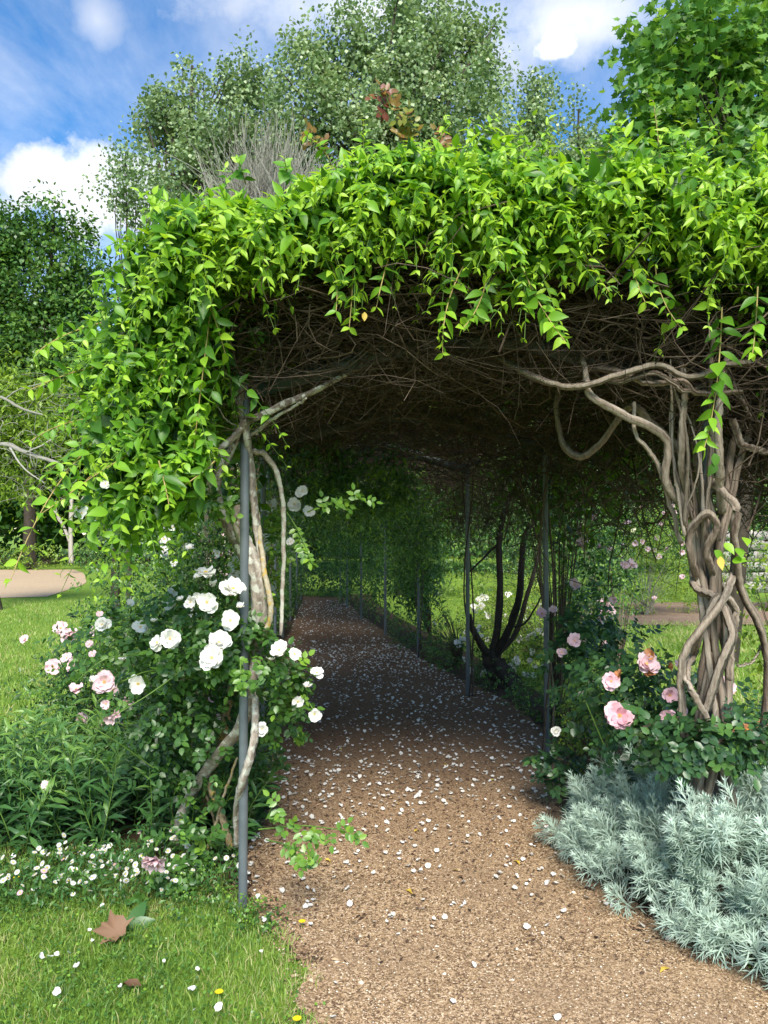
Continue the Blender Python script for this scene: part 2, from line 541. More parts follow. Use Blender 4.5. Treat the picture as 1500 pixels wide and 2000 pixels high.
M_RBARK = bark_mat('rose_bark', [(0.12, (0.07, 0.052, 0.04)), (0.5, (0.29, 0.245, 0.195)), (0.95, (0.56, 0.51, 0.43))], 45, 0.8, lichen=(0.50, 0.50, 0.42), lich_amt=0.55, zs=0.6)
M_OBARK = bark_mat('lichen_stem', [(0.12, (0.07, 0.055, 0.03)), (0.5, (0.26, 0.21, 0.12)), (0.95, (0.50, 0.46, 0.35))], 45, 0.8, lichen=(0.42, 0.29, 0.07), lich_amt=0.60)
M_TBARK = bark_mat('tree_bark', [(0.15, (0.022, 0.018, 0.013)), (0.9, (0.10, 0.08, 0.06))], 14, 0.8)
M_DBARK = bark_mat('dark_bark', [(0.15, (0.014, 0.011, 0.009)), (0.9, (0.07, 0.055, 0.042))], 25, 0.9)
M_PBARK = bark_mat('pale_bark', [(0.15, (0.20, 0.18, 0.15)), (0.9, (0.48, 0.44, 0.38))], 14, 0.4)
M_GREY = bark_mat('grey_branch', [(0.15, (0.16, 0.15, 0.12)), (0.9, (0.42, 0.41, 0.35))], 30, 0.5)
M_POST = plain_mat('post_paint', (0.105, 0.125, 0.135), 0.42, 0.12, 18, 0.0, 0.5)
M_BEAM = plain_mat('beam_paint', (0.035, 0.058, 0.052), 0.45, 0.2, 12, 0.0, 0.5)
M_STONE = plain_mat('wall_stone', (0.33, 0.31, 0.28), 0.9, 0.3, 9, 0.0, 0.2, 0.5)
M_BERRY = plain_mat('rose_hip', (0.55, 0.12, 0.05), 0.5, 0.3, 80)


def ground_mat(name, stops, scale, scale2, stops2, mixlo=0.45, mixhi=0.6, bump=0.6, dist=0.01, voro=None):
    """two noise-coloured grounds mixed by a large noise"""
    m, nt, b = mat_base(name)
    tc = nt.nodes.new('ShaderNodeTexCoord')

    def noise(s, d=8, r=0.65):
        n = nt.nodes.new('ShaderNodeTexNoise')
        n.inputs['Scale'].default_value = s
        n.inputs['Detail'].default_value = d
        n.inputs['Roughness'].default_value = r
        nt.links.new(tc.outputs['Object'], n.inputs['Vector'])
        return n.outputs[0]
    n1 = noise(scale)
    if voro:
        v = nt.nodes.new('ShaderNodeTexVoronoi')
        v.inputs['Scale'].default_value = voro
        nt.links.new(tc.outputs['Object'], v.inputs['Vector'])
        sp = nt.nodes.new('ShaderNodeSeparateColor')
        nt.links.new(v.outputs['Color'], sp.inputs[0])
        mm = nt.nodes.new('ShaderNodeMath')
        mm.operation = 'MULTIPLY_ADD'
        nt.links.new(sp.outputs[0], mm.inputs[0])
        mm.inputs[1].default_value = 0.75
        m2 = nt.nodes.new('ShaderNodeMath')
        m2.operation = 'MULTIPLY_ADD'
        nt.links.new(n1, m2.inputs[0])
        m2.inputs[1].default_value = 0.6
        m2.inputs[2].default_value = -0.18
        nt.links.new(m2.outputs[0], mm.inputs[2])
        n1 = mm.outputs[0]
    c1 = ramp(nt, n1, stops)
    c2 = ramp(nt, noise(scale * 0.8), stops2)
    k = ramp(nt, noise(scale2, 4), [(mixlo, (0, 0, 0)), (mixhi, (1, 1, 1))])
    mx = nt.nodes.new('ShaderNodeMix')
    mx.data_type = 'RGBA'
    nt.links.new(k, mx.inputs[0])
    nt.links.new(c1, mx.inputs[6])
    nt.links.new(c2, mx.inputs[7])
    nt.links.new(mx.outputs[2], b.inputs['Base Color'])
    b.inputs['Roughness'].default_value = 0.95
    b.inputs['Specular IOR Level'].default_value = 0.15
    bp = nt.nodes.new('ShaderNodeBump')
    bp.inputs['Strength'].default_value = bump
    bp.inputs['Distance'].default_value = dist
    nt.links.new(n1, bp.inputs['Height'])
    nt.links.new(bp.outputs[0], b.inputs['Normal'])
    return m, nt, mx


M_LAWN, _, _ = ground_mat('lawn_ground', [(0.3, (0.08, 0.15, 0.022)), (0.7, (0.21, 0.35, 0.045))], 60, 0.7, [(0.3, (0.10, 0.18, 0.026)), (0.7, (0.26, 0.39, 0.05))], 0.4, 0.6, 0.8, 0.02)
M_SOIL, _, _ = ground_mat('bed_soil', [(0.3, (0.035, 0.022, 0.015)), (0.7, (0.13, 0.085, 0.055))], 70, 3, [(0.3, (0.03, 0.035, 0.015)), (0.7, (0.10, 0.10, 0.045))], 0.5, 0.7, 1.0, 0.02)
M_MULCH, _, _ = ground_mat('mulch', [(0.3, (0.10, 0.06, 0.04)), (0.7, (0.38, 0.27, 0.19))], 50, 3, [(0.3, (0.14, 0.09, 0.06)), (0.7, (0.42, 0.31, 0.22))], 0.4, 0.6, 0.8, 0.02)
M_FARPATH, _, _ = ground_mat('tan_gravel', [(0.3, (0.32, 0.235, 0.15)), (0.7, (0.56, 0.43, 0.29))], 14, 0.35, [(0.3, (0.40, 0.295, 0.19)), (0.7, (0.52, 0.40, 0.265))], 0.4, 0.6, 0.5, 0.01)


def path_mat():
    """tan gravel at the mouth, brown leaf mould along the tunnel; the edge between is ragged"""
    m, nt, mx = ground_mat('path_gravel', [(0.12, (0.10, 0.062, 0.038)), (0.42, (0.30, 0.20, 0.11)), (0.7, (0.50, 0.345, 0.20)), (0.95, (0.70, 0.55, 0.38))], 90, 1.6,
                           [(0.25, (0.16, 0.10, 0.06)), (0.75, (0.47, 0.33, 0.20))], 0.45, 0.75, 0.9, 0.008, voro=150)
    b = nt.nodes['Principled BSDF']
    tc = nt.nodes.new('ShaderNodeTexCoord')
    n = nt.nodes.new('ShaderNodeTexNoise')
    n.inputs['Scale'].default_value = 75
    n.inputs['Detail'].default_value = 8
    n.inputs['Roughness'].default_value = 0.75
    nt.links.new(tc.outputs['Object'], n.inputs['Vector'])
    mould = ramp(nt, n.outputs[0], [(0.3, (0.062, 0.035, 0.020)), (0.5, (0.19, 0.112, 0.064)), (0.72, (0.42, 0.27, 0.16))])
    n2 = nt.nodes.new('ShaderNodeTexNoise')
    n2.inputs['Scale'].default_value = 2.2
    n2.inputs['Detail'].default_value = 9
    n2.inputs['Roughness'].default_value = 0.7
    nt.links.new(tc.outputs['Object'], n2.inputs['Vector'])
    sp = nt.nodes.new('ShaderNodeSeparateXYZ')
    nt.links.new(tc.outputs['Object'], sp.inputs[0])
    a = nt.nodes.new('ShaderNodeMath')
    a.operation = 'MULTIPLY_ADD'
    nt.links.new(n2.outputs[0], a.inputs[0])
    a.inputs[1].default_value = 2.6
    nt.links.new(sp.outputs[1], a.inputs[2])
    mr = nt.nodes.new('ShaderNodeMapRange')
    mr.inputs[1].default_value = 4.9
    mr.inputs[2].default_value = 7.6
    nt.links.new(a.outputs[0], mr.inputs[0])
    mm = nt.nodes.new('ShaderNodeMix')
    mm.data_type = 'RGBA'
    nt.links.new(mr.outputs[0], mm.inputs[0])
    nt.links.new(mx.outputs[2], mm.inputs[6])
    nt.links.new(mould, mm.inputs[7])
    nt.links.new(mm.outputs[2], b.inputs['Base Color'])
    return m


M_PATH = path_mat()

# ------------------------------------------------------------------ the setting
RPX = np.array([(1.39, 3.33), (1.17, 5.6), (0.82, 7.6), (0.44, 9.9), (0.02, 12.0), (-0.42, 14.2), (-0.78, 16.4), (-1.05, 18.6)])
LPX = np.array([(-0.60, 3.33), (-0.86, 5.5), (-1.13, 7.5), (-1.36, 9.7), (-1.54, 11.8), (-1.68, 13.9), (-1.8, 16.0), (-1.95, 18.2)])
rx_at = lambda y: np.interp(y, RPX[:, 1], RPX[:, 0])
lx_at = lambda y: np.interp(y, LPX[:, 1], LPX[:, 0])
_pl = np.array([(-3, -0.2), (2.5, -0.25), (2.95, -0.32), (3.2, -0.50), (3.5, -0.62), (5.3, -0.85), (9.3, -1.29), (16, -1.76), (19.5, -2.0)])
_pr = np.array([(-3, 3.4), (2.4, 1.75), (2.76, 1.37), (3.18, 1.09), (3.96, 0.92), (4.5, 0.97), (5.9, 1.30), (7.3, 1.15), (8.06, 0.92), (9.7, 0.47), (15.1, -0.5), (19.5, -1.1)])
pl_at = lambda y: np.interp(y, _pl[:, 0], _pl[:, 1])
pr_at = lambda y: np.interp(y, _pr[:, 0], _pr[:, 1])


def strip(name, ys, xl, xr, z, mat, cols=6, bumpy=0.0, seed=0):
    rng = np.random.default_rng(seed)
    n = len(ys)
    t = np.linspace(0, 1, cols)
    X = xl[:, None] + (xr - xl)[:, None] * t[None]
    V = np.stack([X, np.broadcast_to(ys[:, None], X.shape), np.full(X.shape, z)], -1)
    V[..., 2] += bumpy * rng.random(X.shape)
    i, j = np.meshgrid(np.arange(n - 1), np.arange(cols - 1), indexing='ij')
    F = np.stack([i * cols + j, i * cols + j + 1, (i + 1) * cols + j + 1, (i + 1) * cols + j], -1).reshape(-1, 4)
    return link(name, make_mesh(name, V.reshape(-1, 3), F, mat, smooth=True), kind='structure')


ys = np.linspace(-400, 400, 41)
strip('ground', ys, np.full(41, -400.0), np.full(41, 400.0), 0.0, M_LAWN, 41)
r_ = np.random.default_rng(3)
ys = np.arange(-3, 19.3, 0.06)
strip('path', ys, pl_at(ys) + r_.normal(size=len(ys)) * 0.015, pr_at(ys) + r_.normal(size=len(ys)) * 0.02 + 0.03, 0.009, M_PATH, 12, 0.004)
ys = np.arange(3.42, 20, 0.1)
strip('flower_bed', ys, lx_at(ys) - 1.1 - 0.5 * np.clip((ys - 3.4) / 1.0, 0, 1), pl_at(ys) + 0.05, 0.004, M_SOIL, 8, 0.003)
ys = np.arange(2.5, 20, 0.1)
strip('flower_bed', ys, pr_at(ys) - 0.02, np.maximum(pr_at(ys) + 0.35, rx_at(ys) + 0.75 + 0.6 * (ys < 4.5)), 0.0045, M_SOIL, 8, 0.003)
ys = np.linspace(17.8, 33, 12)
strip('gravel_path', ys, np.full(12, -40.0), np.interp(ys, [17.8, 19, 24, 30, 33], [-12, -8.3, -9.2, -11.6, -13.2]), 0.012, M_FARPATH, 4)
ys = np.linspace(13.2, 17.5, 8)
strip('mulch_bed', ys, np.full(8, 3.2), np.full(8, 16.0), 0.006, M_MULCH, 14, 0.03, 1)

# ------------------------------------------------------------------ pergola
pergola = thing('pergola', 'dark green metal tunnel pergola with slim round posts, overgrown by vines', 'pergola', (0.4, 3.33, 0))
PR = 0.0195


def post(x, y, ztop, r=PR):
    pth = np.array([[(x, y, z) for z in np.linspace(-0.05, ztop, 9)]])
    V, Q, T = tubes(pth, r, r, 14)
    part('post', pergola, V, Q, M_POST, T, True)


def bar(pts, w, h):
    """a flat bar following points: half-thickness w along the tunnel, height h"""
    p = np.asarray(pts, float)
    tan = nrm(np.gradient(p, axis=0))
    side = nrm(np.cross(tan, np.broadcast_to(UP, tan.shape)))
    n = len(p)
    V = np.concatenate([p + side * w, p - side * w, p - side * w + UP * h, p + side * w + UP * h])
    V = V.reshape(4, n, 3).transpose(1, 0, 2).reshape(-1, 3)
    F = []
    for i in range(n - 1):
        for k in range(4):
            F.append((i * 4 + k, i * 4 + (k + 1) % 4, i * 4 + 4 + (k + 1) % 4, i * 4 + 4 + k))
    F += [(3, 2, 1, 0), (n * 4 - 4, n * 4 - 3, n * 4 - 2, n * 4 - 1)]
    return V, np.array(F)


ARCH = [(0.0, 2.17), (0.13, 2.24), (0.40, 2.395), (0.60, 2.395), (0.87, 2.24), (1.0, 2.17)]
for i in range(8):
    l, r = LPX[i], RPX[i]
    post(l[0], l[1], 2.24)
    post(r[0], r[1], 2.24)
    V, F = bar([(l[0] + (r[0] - l[0]) * u, l[1] + (r[1] - l[1]) * u, z) for u, z in ARCH], 0.012, 0.085)
    part('arch_beam', pergola, V, F, M_BEAM)
for u, z in ((0.0, 2.255), (0.27, 2.41), (0.5, 2.49), (0.73, 2.41), (1.0, 2.255)):
    pts = [(LPX[i, 0] + (RPX[i, 0] - LPX[i, 0]) * u, LPX[i, 1] + (RPX[i, 1] - LPX[i, 1]) * u, z) for i in range(8)]
    V, Q, T = tubes(np.array([catmull(pts, 30)]), 0.014, 0.014, 8)
    part('rail', pergola, V, Q, M_BEAM, T, True)

# ------------------------------------------------------------------ twining vine on the pergola (trunk twisted round the right post)
rng = np.random.default_rng(11)
vine = thing('twining_vine', 'bright green vine with twisted brown stems roofing the tunnel pergola', 'vine', (1.39, 3.33, 0))


def zroof(x, y):
    """height of the pergola roof under (x,y)"""
    u = np.clip((x - lx_at(y)) / np.maximum(rx_at(y) - lx_at(y), 0.1), -0.6, 1.6)
    return 2.46 - 0.9 * (u - 0.5) ** 2


def ztop(x, y):
    """top of the leafy mass"""
    w = 0.05 * np.sin(x * 3.1 + 0.5) + 0.05 * np.sin(x * 1.3 + y * 2.1)
    return np.interp(x, [-1.35, -1.1, -0.85, -0.6, -0.3, 0.2, 0.7, 1.2, 1.8, 2.6], [2.50, 2.68, 2.85, 2.92, 2.97, 3.02, 3.00, 3.05, 3.04, 3.0]) + w


lv = Leaves()
stems = []
LL, LW = 0.084, 0.042
# roof of leaves, near part
n = 1800
y = 3.0 + 3.4 * rng.random(n) ** 1.7
x = -1.0 + (lx_at(y) + 0.6) * 0.8 + rng.random(n) * 3.5
O = np.stack([x, y, ztop(x, y) - 0.16 + rng.normal(size=n) * 0.06], -1)
D = rng.normal(size=(n, 3)) * 0.6 + np.array([0, -0.3, 0.75])
stems.append(shoots(rng, lv, O, D, 0.14 + 0.26 * rng.random(n) ** 1.5, 10, LL * 1.08, LW, 0.25, 0.38, 1.1, grow=0.70, tj=0.2))
# front face of the mass, from the top down to the fringe
n = 1350
x = -0.85 + 3.3 * rng.random(n)
zt = ztop(x, np.full(n, 3.1))
zl = np.interp(x, [-1.0, -0.7, -0.3, 0.0, 0.4, 0.9, 1.3, 1.7, 2.4], [2.50, 2.74, 2.86, 2.80, 2.74, 2.77, 2.74, 2.66, 2.58]) + 0.08 * np.sin(x * 7.0 + 1.0) + 0.05 * np.sin(x * 19.0)
f = rng.random(n) ** 1.15
z = zt - 0.1 - (zt - zl - 0.1) * f
y = 3.16 - 0.22 * np.sin(np.pi * np.clip(0.15 + f * 0.75, 0, 1)) + rng.normal(size=n) * 0.05
D = rng.normal(size=(n, 3)) * np.array([0.8, 0.4, 0.5]) + np.array([0, -0.75, 0.05])
stems.append(shoots(rng, lv, np.stack([x, y, z], -1), D, 0.13 + 0.24 * rng.random(n), 9, LL * 1.08, LW, 0.55, 0.30, 1.05, grow=0.68, tj=0.2))
# older, darker leaves inside the mass
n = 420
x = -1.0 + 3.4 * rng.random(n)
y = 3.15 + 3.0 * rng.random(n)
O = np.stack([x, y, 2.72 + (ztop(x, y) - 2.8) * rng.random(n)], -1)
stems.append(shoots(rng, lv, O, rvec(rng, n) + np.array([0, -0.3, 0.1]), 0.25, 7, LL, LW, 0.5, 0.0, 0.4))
# left shoulder and curtain hanging outside the left posts
n = 980
f = rng.random(n)
zz = 2.74 - 1.0 * f ** 1.15
xo = np.interp(zz, [1.55, 1.8, 2.1, 2.4, 2.75], [-0.88, -1.0, -1.06, -0.98, -0.80])
wd = np.interp(zz, [1.55, 1.8, 2.1, 2.4, 2.75], [0.20, 0.34, 0.42, 0.40, 0.30])
y = 2.95 + 1.5 * rng.random(n) ** 1.6
x = xo + wd * rng.random(n) ** 1.5 - (y - 2.95) * 0.25
O = np.stack([x, y, zz + rng.normal(size=n) * 0.05], -1)
D = rng.normal(size=(n, 3)) * 0.55 + np.array([-0.35, -0.45, 0.05])
stems.append(shoots(rng, lv, O, D, 0.13 + 0.2 * rng.random(n), 9, LL * 0.95, LW, 0.7, 0.22, 0.95, grow=0.70))
# right side beyond the right post
n = 230
zz = 2.75 - 0.35 * rng.random(n)
x = 1.5 + 0.75 * rng.random(n)
y = 3.0 + 1.0 * rng.random(n)
O = np.stack([x, y, zz], -1)
D = rng.normal(size=(n, 3)) * 0.5 + np.array([0.1, -0.6, 0.0])
stems.append(shoots(rng, lv, O, D, 0.15 + 0.2 * rng.random(n), 7, LL, LW, 0.8, 0.12, 0.85))
# long shoots hanging or standing out, each where the photograph shows it: start, end, sag
LONG = [((905, 520, 2.9), (865, 690, 2.75), .0, 13), ((950, 545, 2.9), (905, 640, 2.75), .0, 9), ((1020, 520, 2.85), (1105, 668, 2.7), .0, 14), ((690, 520, 2.95), (682, 640, 2.8), 0, 6),
        ((760, 500, 2.9), (735, 600, 2.8), 0, 6), ((640, 505, 2.9), (655, 600, 2.75), .1, 7), ((420, 540, 2.95), (375, 905, 2.9), -.05, 16), ((360, 560, 2.95), (310, 745, 2.9), .0, 12),
        ((395, 560, 2.8), (440, 690, 2.9), .0, 8), ((280, 640, 2.95), (250, 800, 2.9), 0, 9), ((1410, 600, 2.9), (1375, 880, 2.85), -.02, 15), ((1280, 520, 2.9), (1330, 640, 2.8), 0, 8),
        ((1230, 500, 2.9), (1260, 590, 2.8), 0, 6), ((1480, 560, 2.8), (1470, 690, 2.75), 0, 8), ((1140, 500, 2.9), (1190, 570, 2.8), 0, 6), ((560, 500, 2.9), (500, 560, 2.75), .1, 7),
        ((230, 830, 3.05), (30, 1120, 2.55), .05, 13), ((230, 880, 3.05), (85, 1000, 2.7), .05, 9), ((290, 870, 3.05), (170, 940, 2.7), .1, 6), ((310, 900, 2.8), (330, 985, 2.75), 0, 6),
        ((420, 900, 2.9), (340, 960, 2.85), .1, 8), ((200, 630, 3.05), (75, 690, 2.8), .1, 9), ((200, 715, 3.05), (65, 760, 2.8), .1, 9), ((200, 815, 3.05), (65, 860, 2.8), .1, 9),
        ((715, 340, 3.1), (710, 235, 3.05), 0, 10), ((1290, 330, 3.2), (1275, 195, 3.15), 0, 9), ((650, 330, 3.1), (590, 250, 3.0), .25, 8), ((480, 360, 3.1), (465, 310, 3.0), 0, 6),
        ((1440, 320, 3.1), (1480, 265, 3.0), 0, 6), ((1180, 310, 3.1), (1210, 240, 3.0), 0, 7), ((1000, 330, 3.1), (985, 270, 3.0), 0, 6), ((850, 330, 3.1), (835, 280, 3.0), 0, 6),
        ((560, 350, 3.1), (555, 310, 3.0), 0, 6), ((320, 420, 3.0), (300, 380, 2.9), 0, 6), ((1340, 300, 3.1), (1330, 240, 3.0), 0, 6), ((1395, 300, 3.1), (1385, 250, 3.0), 0, 6)]
lpaths = []
for a, b, sag, k in LONG:
    A, B = at(*a), at(*b)
    L = np.linalg.norm(B - A)
    p = shoots(rng, lv, [A], [B - A + UP * sag * L], [L], k, LL * (1.0 if a[1] > 480 else 0.8), LW, sag, 0.25, 0.95, ups=0.5, grow=0.45)
    lpaths.append(catmull(p[0], 12))
emit(vine, lv, OVATE2, M_VINE, 300, cell=22, smooth=True)
V, Q, T = joinm(*[tubes(s, 0.0022, 0.0012, 3, rng) for s in stems])
part('shoot_stems', vine, V, Q, M_GREENSTEM, T, kind='stuff')
for p in lpaths:
    V, Q, T = tubes(p[None], 0.0032, 0.0016, 5, rng)
    part('hanging_shoot', vine, V, Q, M_YSTEM, T, True)

# roof of leaves over the length of the tunnel, and its drooping sides
lv = Leaves()
n = 21000
y = 3.4 + 16.2 * rng.random(n)
u = np.where(y < 5.5, -0.2 + 1.42 * rng.random(n), -0.03 + 1.06 * rng.random(n))
x = lx_at(y) + (rx_at(y) - lx_at(y)) * u
z = zroof(x, y) + 0.22 + 0.40 * rng.random(n)
ok = (rng.random(n) < np.interp(y, [5.4, 6.2, 10.5, 11.5, 14, 15], [1, 0.32, 0.32, 0.7, 0.7, 0.45]))
O = np.stack([x, y, z], -1)[ok]
n = len(O)
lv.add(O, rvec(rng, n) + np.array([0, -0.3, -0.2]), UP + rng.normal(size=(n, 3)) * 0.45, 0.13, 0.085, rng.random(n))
n = 5200      # left side skirt
y = 4.0 + 15 * rng.random(n)
zz = 1.55 + 0.95 * rng.random(n) ** 0.7
x = lx_at(y) - 0.12 - 0.42 * rng.random(n) - 0.15 * np.sin(y * 2.3)
ok = zz > 1.78 + 0.22 * np.sin(y * 1.9) + 0.15 * np.sin(y * 4.7) + 0.75 * np.clip((y - 5.0) / 1.0, 0, 1)
O = np.stack([x, y, zz], -1)[ok]
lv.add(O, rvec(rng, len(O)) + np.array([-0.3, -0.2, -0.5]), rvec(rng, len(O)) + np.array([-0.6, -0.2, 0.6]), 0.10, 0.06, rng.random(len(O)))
n = 5200      # right side skirt
y = 3.9 + 15 * rng.random(n)
zz = 1.50 + 1.0 * rng.random(n) ** 0.7
x = rx_at(y) + 0.1 + 0.5 * rng.random(n)
ok = zz > 1.80 + 0.22 * np.sin(y * 1.7 + 1) + 0.15 * np.sin(y * 5.1) - 0.75 * (y > 9.2)
O = np.stack([x, y, zz], -1)[ok]
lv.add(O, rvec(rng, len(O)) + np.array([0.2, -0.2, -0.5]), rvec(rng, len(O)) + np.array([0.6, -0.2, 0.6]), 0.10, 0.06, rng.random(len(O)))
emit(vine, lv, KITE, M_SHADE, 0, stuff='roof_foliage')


# the brown tangle of old twigs under the leaves
def twigs(rng, O, D, L, K=8, curve=0.55, sag=0.1):
    n = len(O)
    D = nrm(D)
    t = np.linspace(0, 1, K)[None, :, None]
    c1, c2 = rvec(rng, n)[:, None], rvec(rng, n)[:, None]
    L = np.broadcast_to(np.asarray(L, float), (n,))[:, None, None]
    return O[:, None] + L * (D[:, None] * (t - 0.5) + curve * c1 * np.sin(t * 3.1) * 0.5 + curve * 0.5 * c2 * np.sin(t * 6.3) * 0.5 - UP * sag * t ** 2)


paths, rad = [], []
n = 2600      # near roof: seen from below and from the front
y = 3.0 + 4.0 * rng.random(n) ** 1.4
x = lx_at(y) + 0.12 + (rx_at(y) - lx_at(y) + 0.7) * rng.random(n)
z = zroof(x, y) + 0.05 + 0.26 * rng.random(n) ** 1.3
D = rng.normal(size=(n, 3)) * np.array([1.0, 0.55, 0.09])
paths.append(twigs(rng, np.stack([x, y + 0.12, z], -1), D, 0.35 + 0.65 * rng.random(n)))
rad.append(0.0022 + 0.0040 * rng.random(n) ** 3)
n = 1000       # front face of the tangle
x = -0.55 + 2.8 * rng.random(n)
y = 3.10 + 0.22 * rng.random(n)
z = zroof(x, np.full(n, 3.3)) + 0.08 + 0.24 * rng.random(n)
D = rng.normal(size=(n, 3)) * np.array([1.0, 0.25, 0.22])
paths.append(twigs(rng, np.stack([x, y, z], -1), D, 0.25 + 0.6 * rng.random(n), curve=0.5))
rad.append(0.0018 + 0.0045 * rng.random(n) ** 3)
n = 900       # fine dead twigs over the front beam
x = -0.55 + 2.6 * rng.random(n)
y = 3.12 + 0.4 * rng.random(n)
z = zroof(x, np.full(n, 3.3)) - 0.13 + 0.26 * rng.random(n)
paths.append(twigs(rng, np.stack([x, y, z], -1), rng.normal(size=(n, 3)) * np.array([1.0, 0.35, 0.4]), 0.2 + 0.5 * rng.random(n), curve=0.6))
rad.append(0.0012 + 0.0022 * rng.random(n) ** 2)
n = 1500      # and under the roof behind it
y = 3.6 + 6 * rng.random(n)
x = lx_at(y) + (rx_at(y) - lx_at(y)) * rng.random(n)
z = zroof(x, y) - 0.10 + 0.2 * rng.random(n)
paths.append(twigs(rng, np.stack([x, y, z], -1), rng.normal(size=(n, 3)) * np.array([1.0, 0.6, 0.3]), 0.25 + 0.6 * rng.random(n), curve=0.6))
rad.append(0.0014 + 0.003 * rng.random(n) ** 2)
n = 2400      # the rest of the roof
y = 6 + 13 * rng.random(n)
x = lx_at(y) - 0.3 + (rx_at(y) - lx_at(y) + 0.6) * rng.random(n)
z = zroof(x, y) + 0.02 + 0.26 * rng.random(n)
paths.append(twigs(rng, np.stack([x, y, z], -1), rng.normal(size=(n, 3)) * np.array([1, .6, .25]), 0.5 + 0.9 * rng.random(n)))
rad.append(0.003 + 0.005 * rng.random(n) ** 3)
n = 1300      # curtain of twigs on the right side
y = 3.7 + 6.0 * rng.random(n)
x = rx_at(y) + 0.0 + 0.55 * rng.random(n)
z = 1.72 + 0.75 * rng.random(n) ** 0.8
paths.append(twigs(rng, np.stack([x, y, z], -1), rng.normal(size=(n, 3)) * np.array([.5, .8, .8]), 0.3 + 0.7 * rng.random(n), sag=0.3))
rad.append(0.002 + 0.004 * rng.random(n) ** 3)
n = 350       # fine dead twigs that hang down
x = -0.7 + 2.8 * rng.random(n)
y = 3.0 + 2.5 * rng.random(n)
z = zroof(x, y) - 0.03
paths.append(twigs(rng, np.stack([x, y, z], -1), rng.normal(size=(n, 3)) * 0.35 - UP, 0.12 + 0.3 * rng.random(n)))
rad.append(np.full(n, 0.0015))
n = 350       # right of the right post
x = 1.45 + 0.7 * rng.random(n)
y = 3.1 + 1.0 * rng.random(n)
z = 1.95 + 0.7 * rng.random(n)
paths.append(twigs(rng, np.stack([x, y, z], -1), rng.normal(size=(n, 3)) * np.array([.8, .3, .9]), 0.3 + 0.7 * rng.random(n), curve=0.5))
rad.append(0.002 + 0.006 * rng.random(n) ** 3)
V, Q, T = joinm(*[tubes(p, r, r * 0.6, 3, rng) for p, r in zip(paths, rad)])
part('twig_tangle', vine, V, Q, M_TWIG, T, kind='stuff')

# the twisted trunk: many stems wound about each other round the right post
rp = np.array([1.39, 3.33])


def vstem(pts, r0, r1, n=46, name='stem', mat=None, wob=0.13, sides=12, parent=None):
    p = catmull(pts, n)
    p = p + np.cumsum(rng.normal(size=p.shape), 0) * 0.0016
    p = np.vstack([p[0] - (p[1] - p[0]) * 0.05, p, p[-1] + (p[-1] - p[-2]) * 0.6])
    V, Q, T = tubes(p[None], r0, r1, sides, rng, wob)
    V[:sides] = p[0] + (V[:sides] - p[0]) * 0.03          # closed, tapered ends
    V[-sides:] = p[-1] + (V[-sides:] - p[-1]) * 0.03
    part(name, parent or vine, V, Q, mat or M_VBARK, T, True)


for k in range(10):
    ph = k * 2.399
    turns = (1.15 if k % 2 else -0.85) * (0.8 + 0.4 * rng.random())
    pts = []
    top = (2.35 if k % 2 else 1.72) + 0.1 * rng.random()
    zs = np.linspace(0, top, 13)
    # the bundle is slim at waist height and spreads above 1.9 m
    for z in zs:
        rr = np.interp(z, [0, 0.45, 0.8, 1.15, 1.5, 1.75, 2.05, 2.4], [0.078, 0.070, 0.066, 0.052, 0.050, 0.065, 0.13, 0.30]) * (0.75 + 0.5 * rng.random())
        tw = turns * np.interp(z, [0, 0.3, 1.7, 2.4], [0, 0.6, 5.2, 5.5]) + ph
        cx = np.interp(z, [0, 0.6, 1.0, 1.5, 2.0, 2.4], [0.01, 0.0, 0.02, -0.015, 0.0, 0.02])
        pts.append((rp[0] + cx + rr * math.cos(tw), rp[1] - 0.03 + rr * 0.8 * math.sin(tw), z))
    r0 = 0.009 + 0.013 * rng.random()
    vstem(pts, r0, r0 * 0.72, 60)
d0 = 3.2
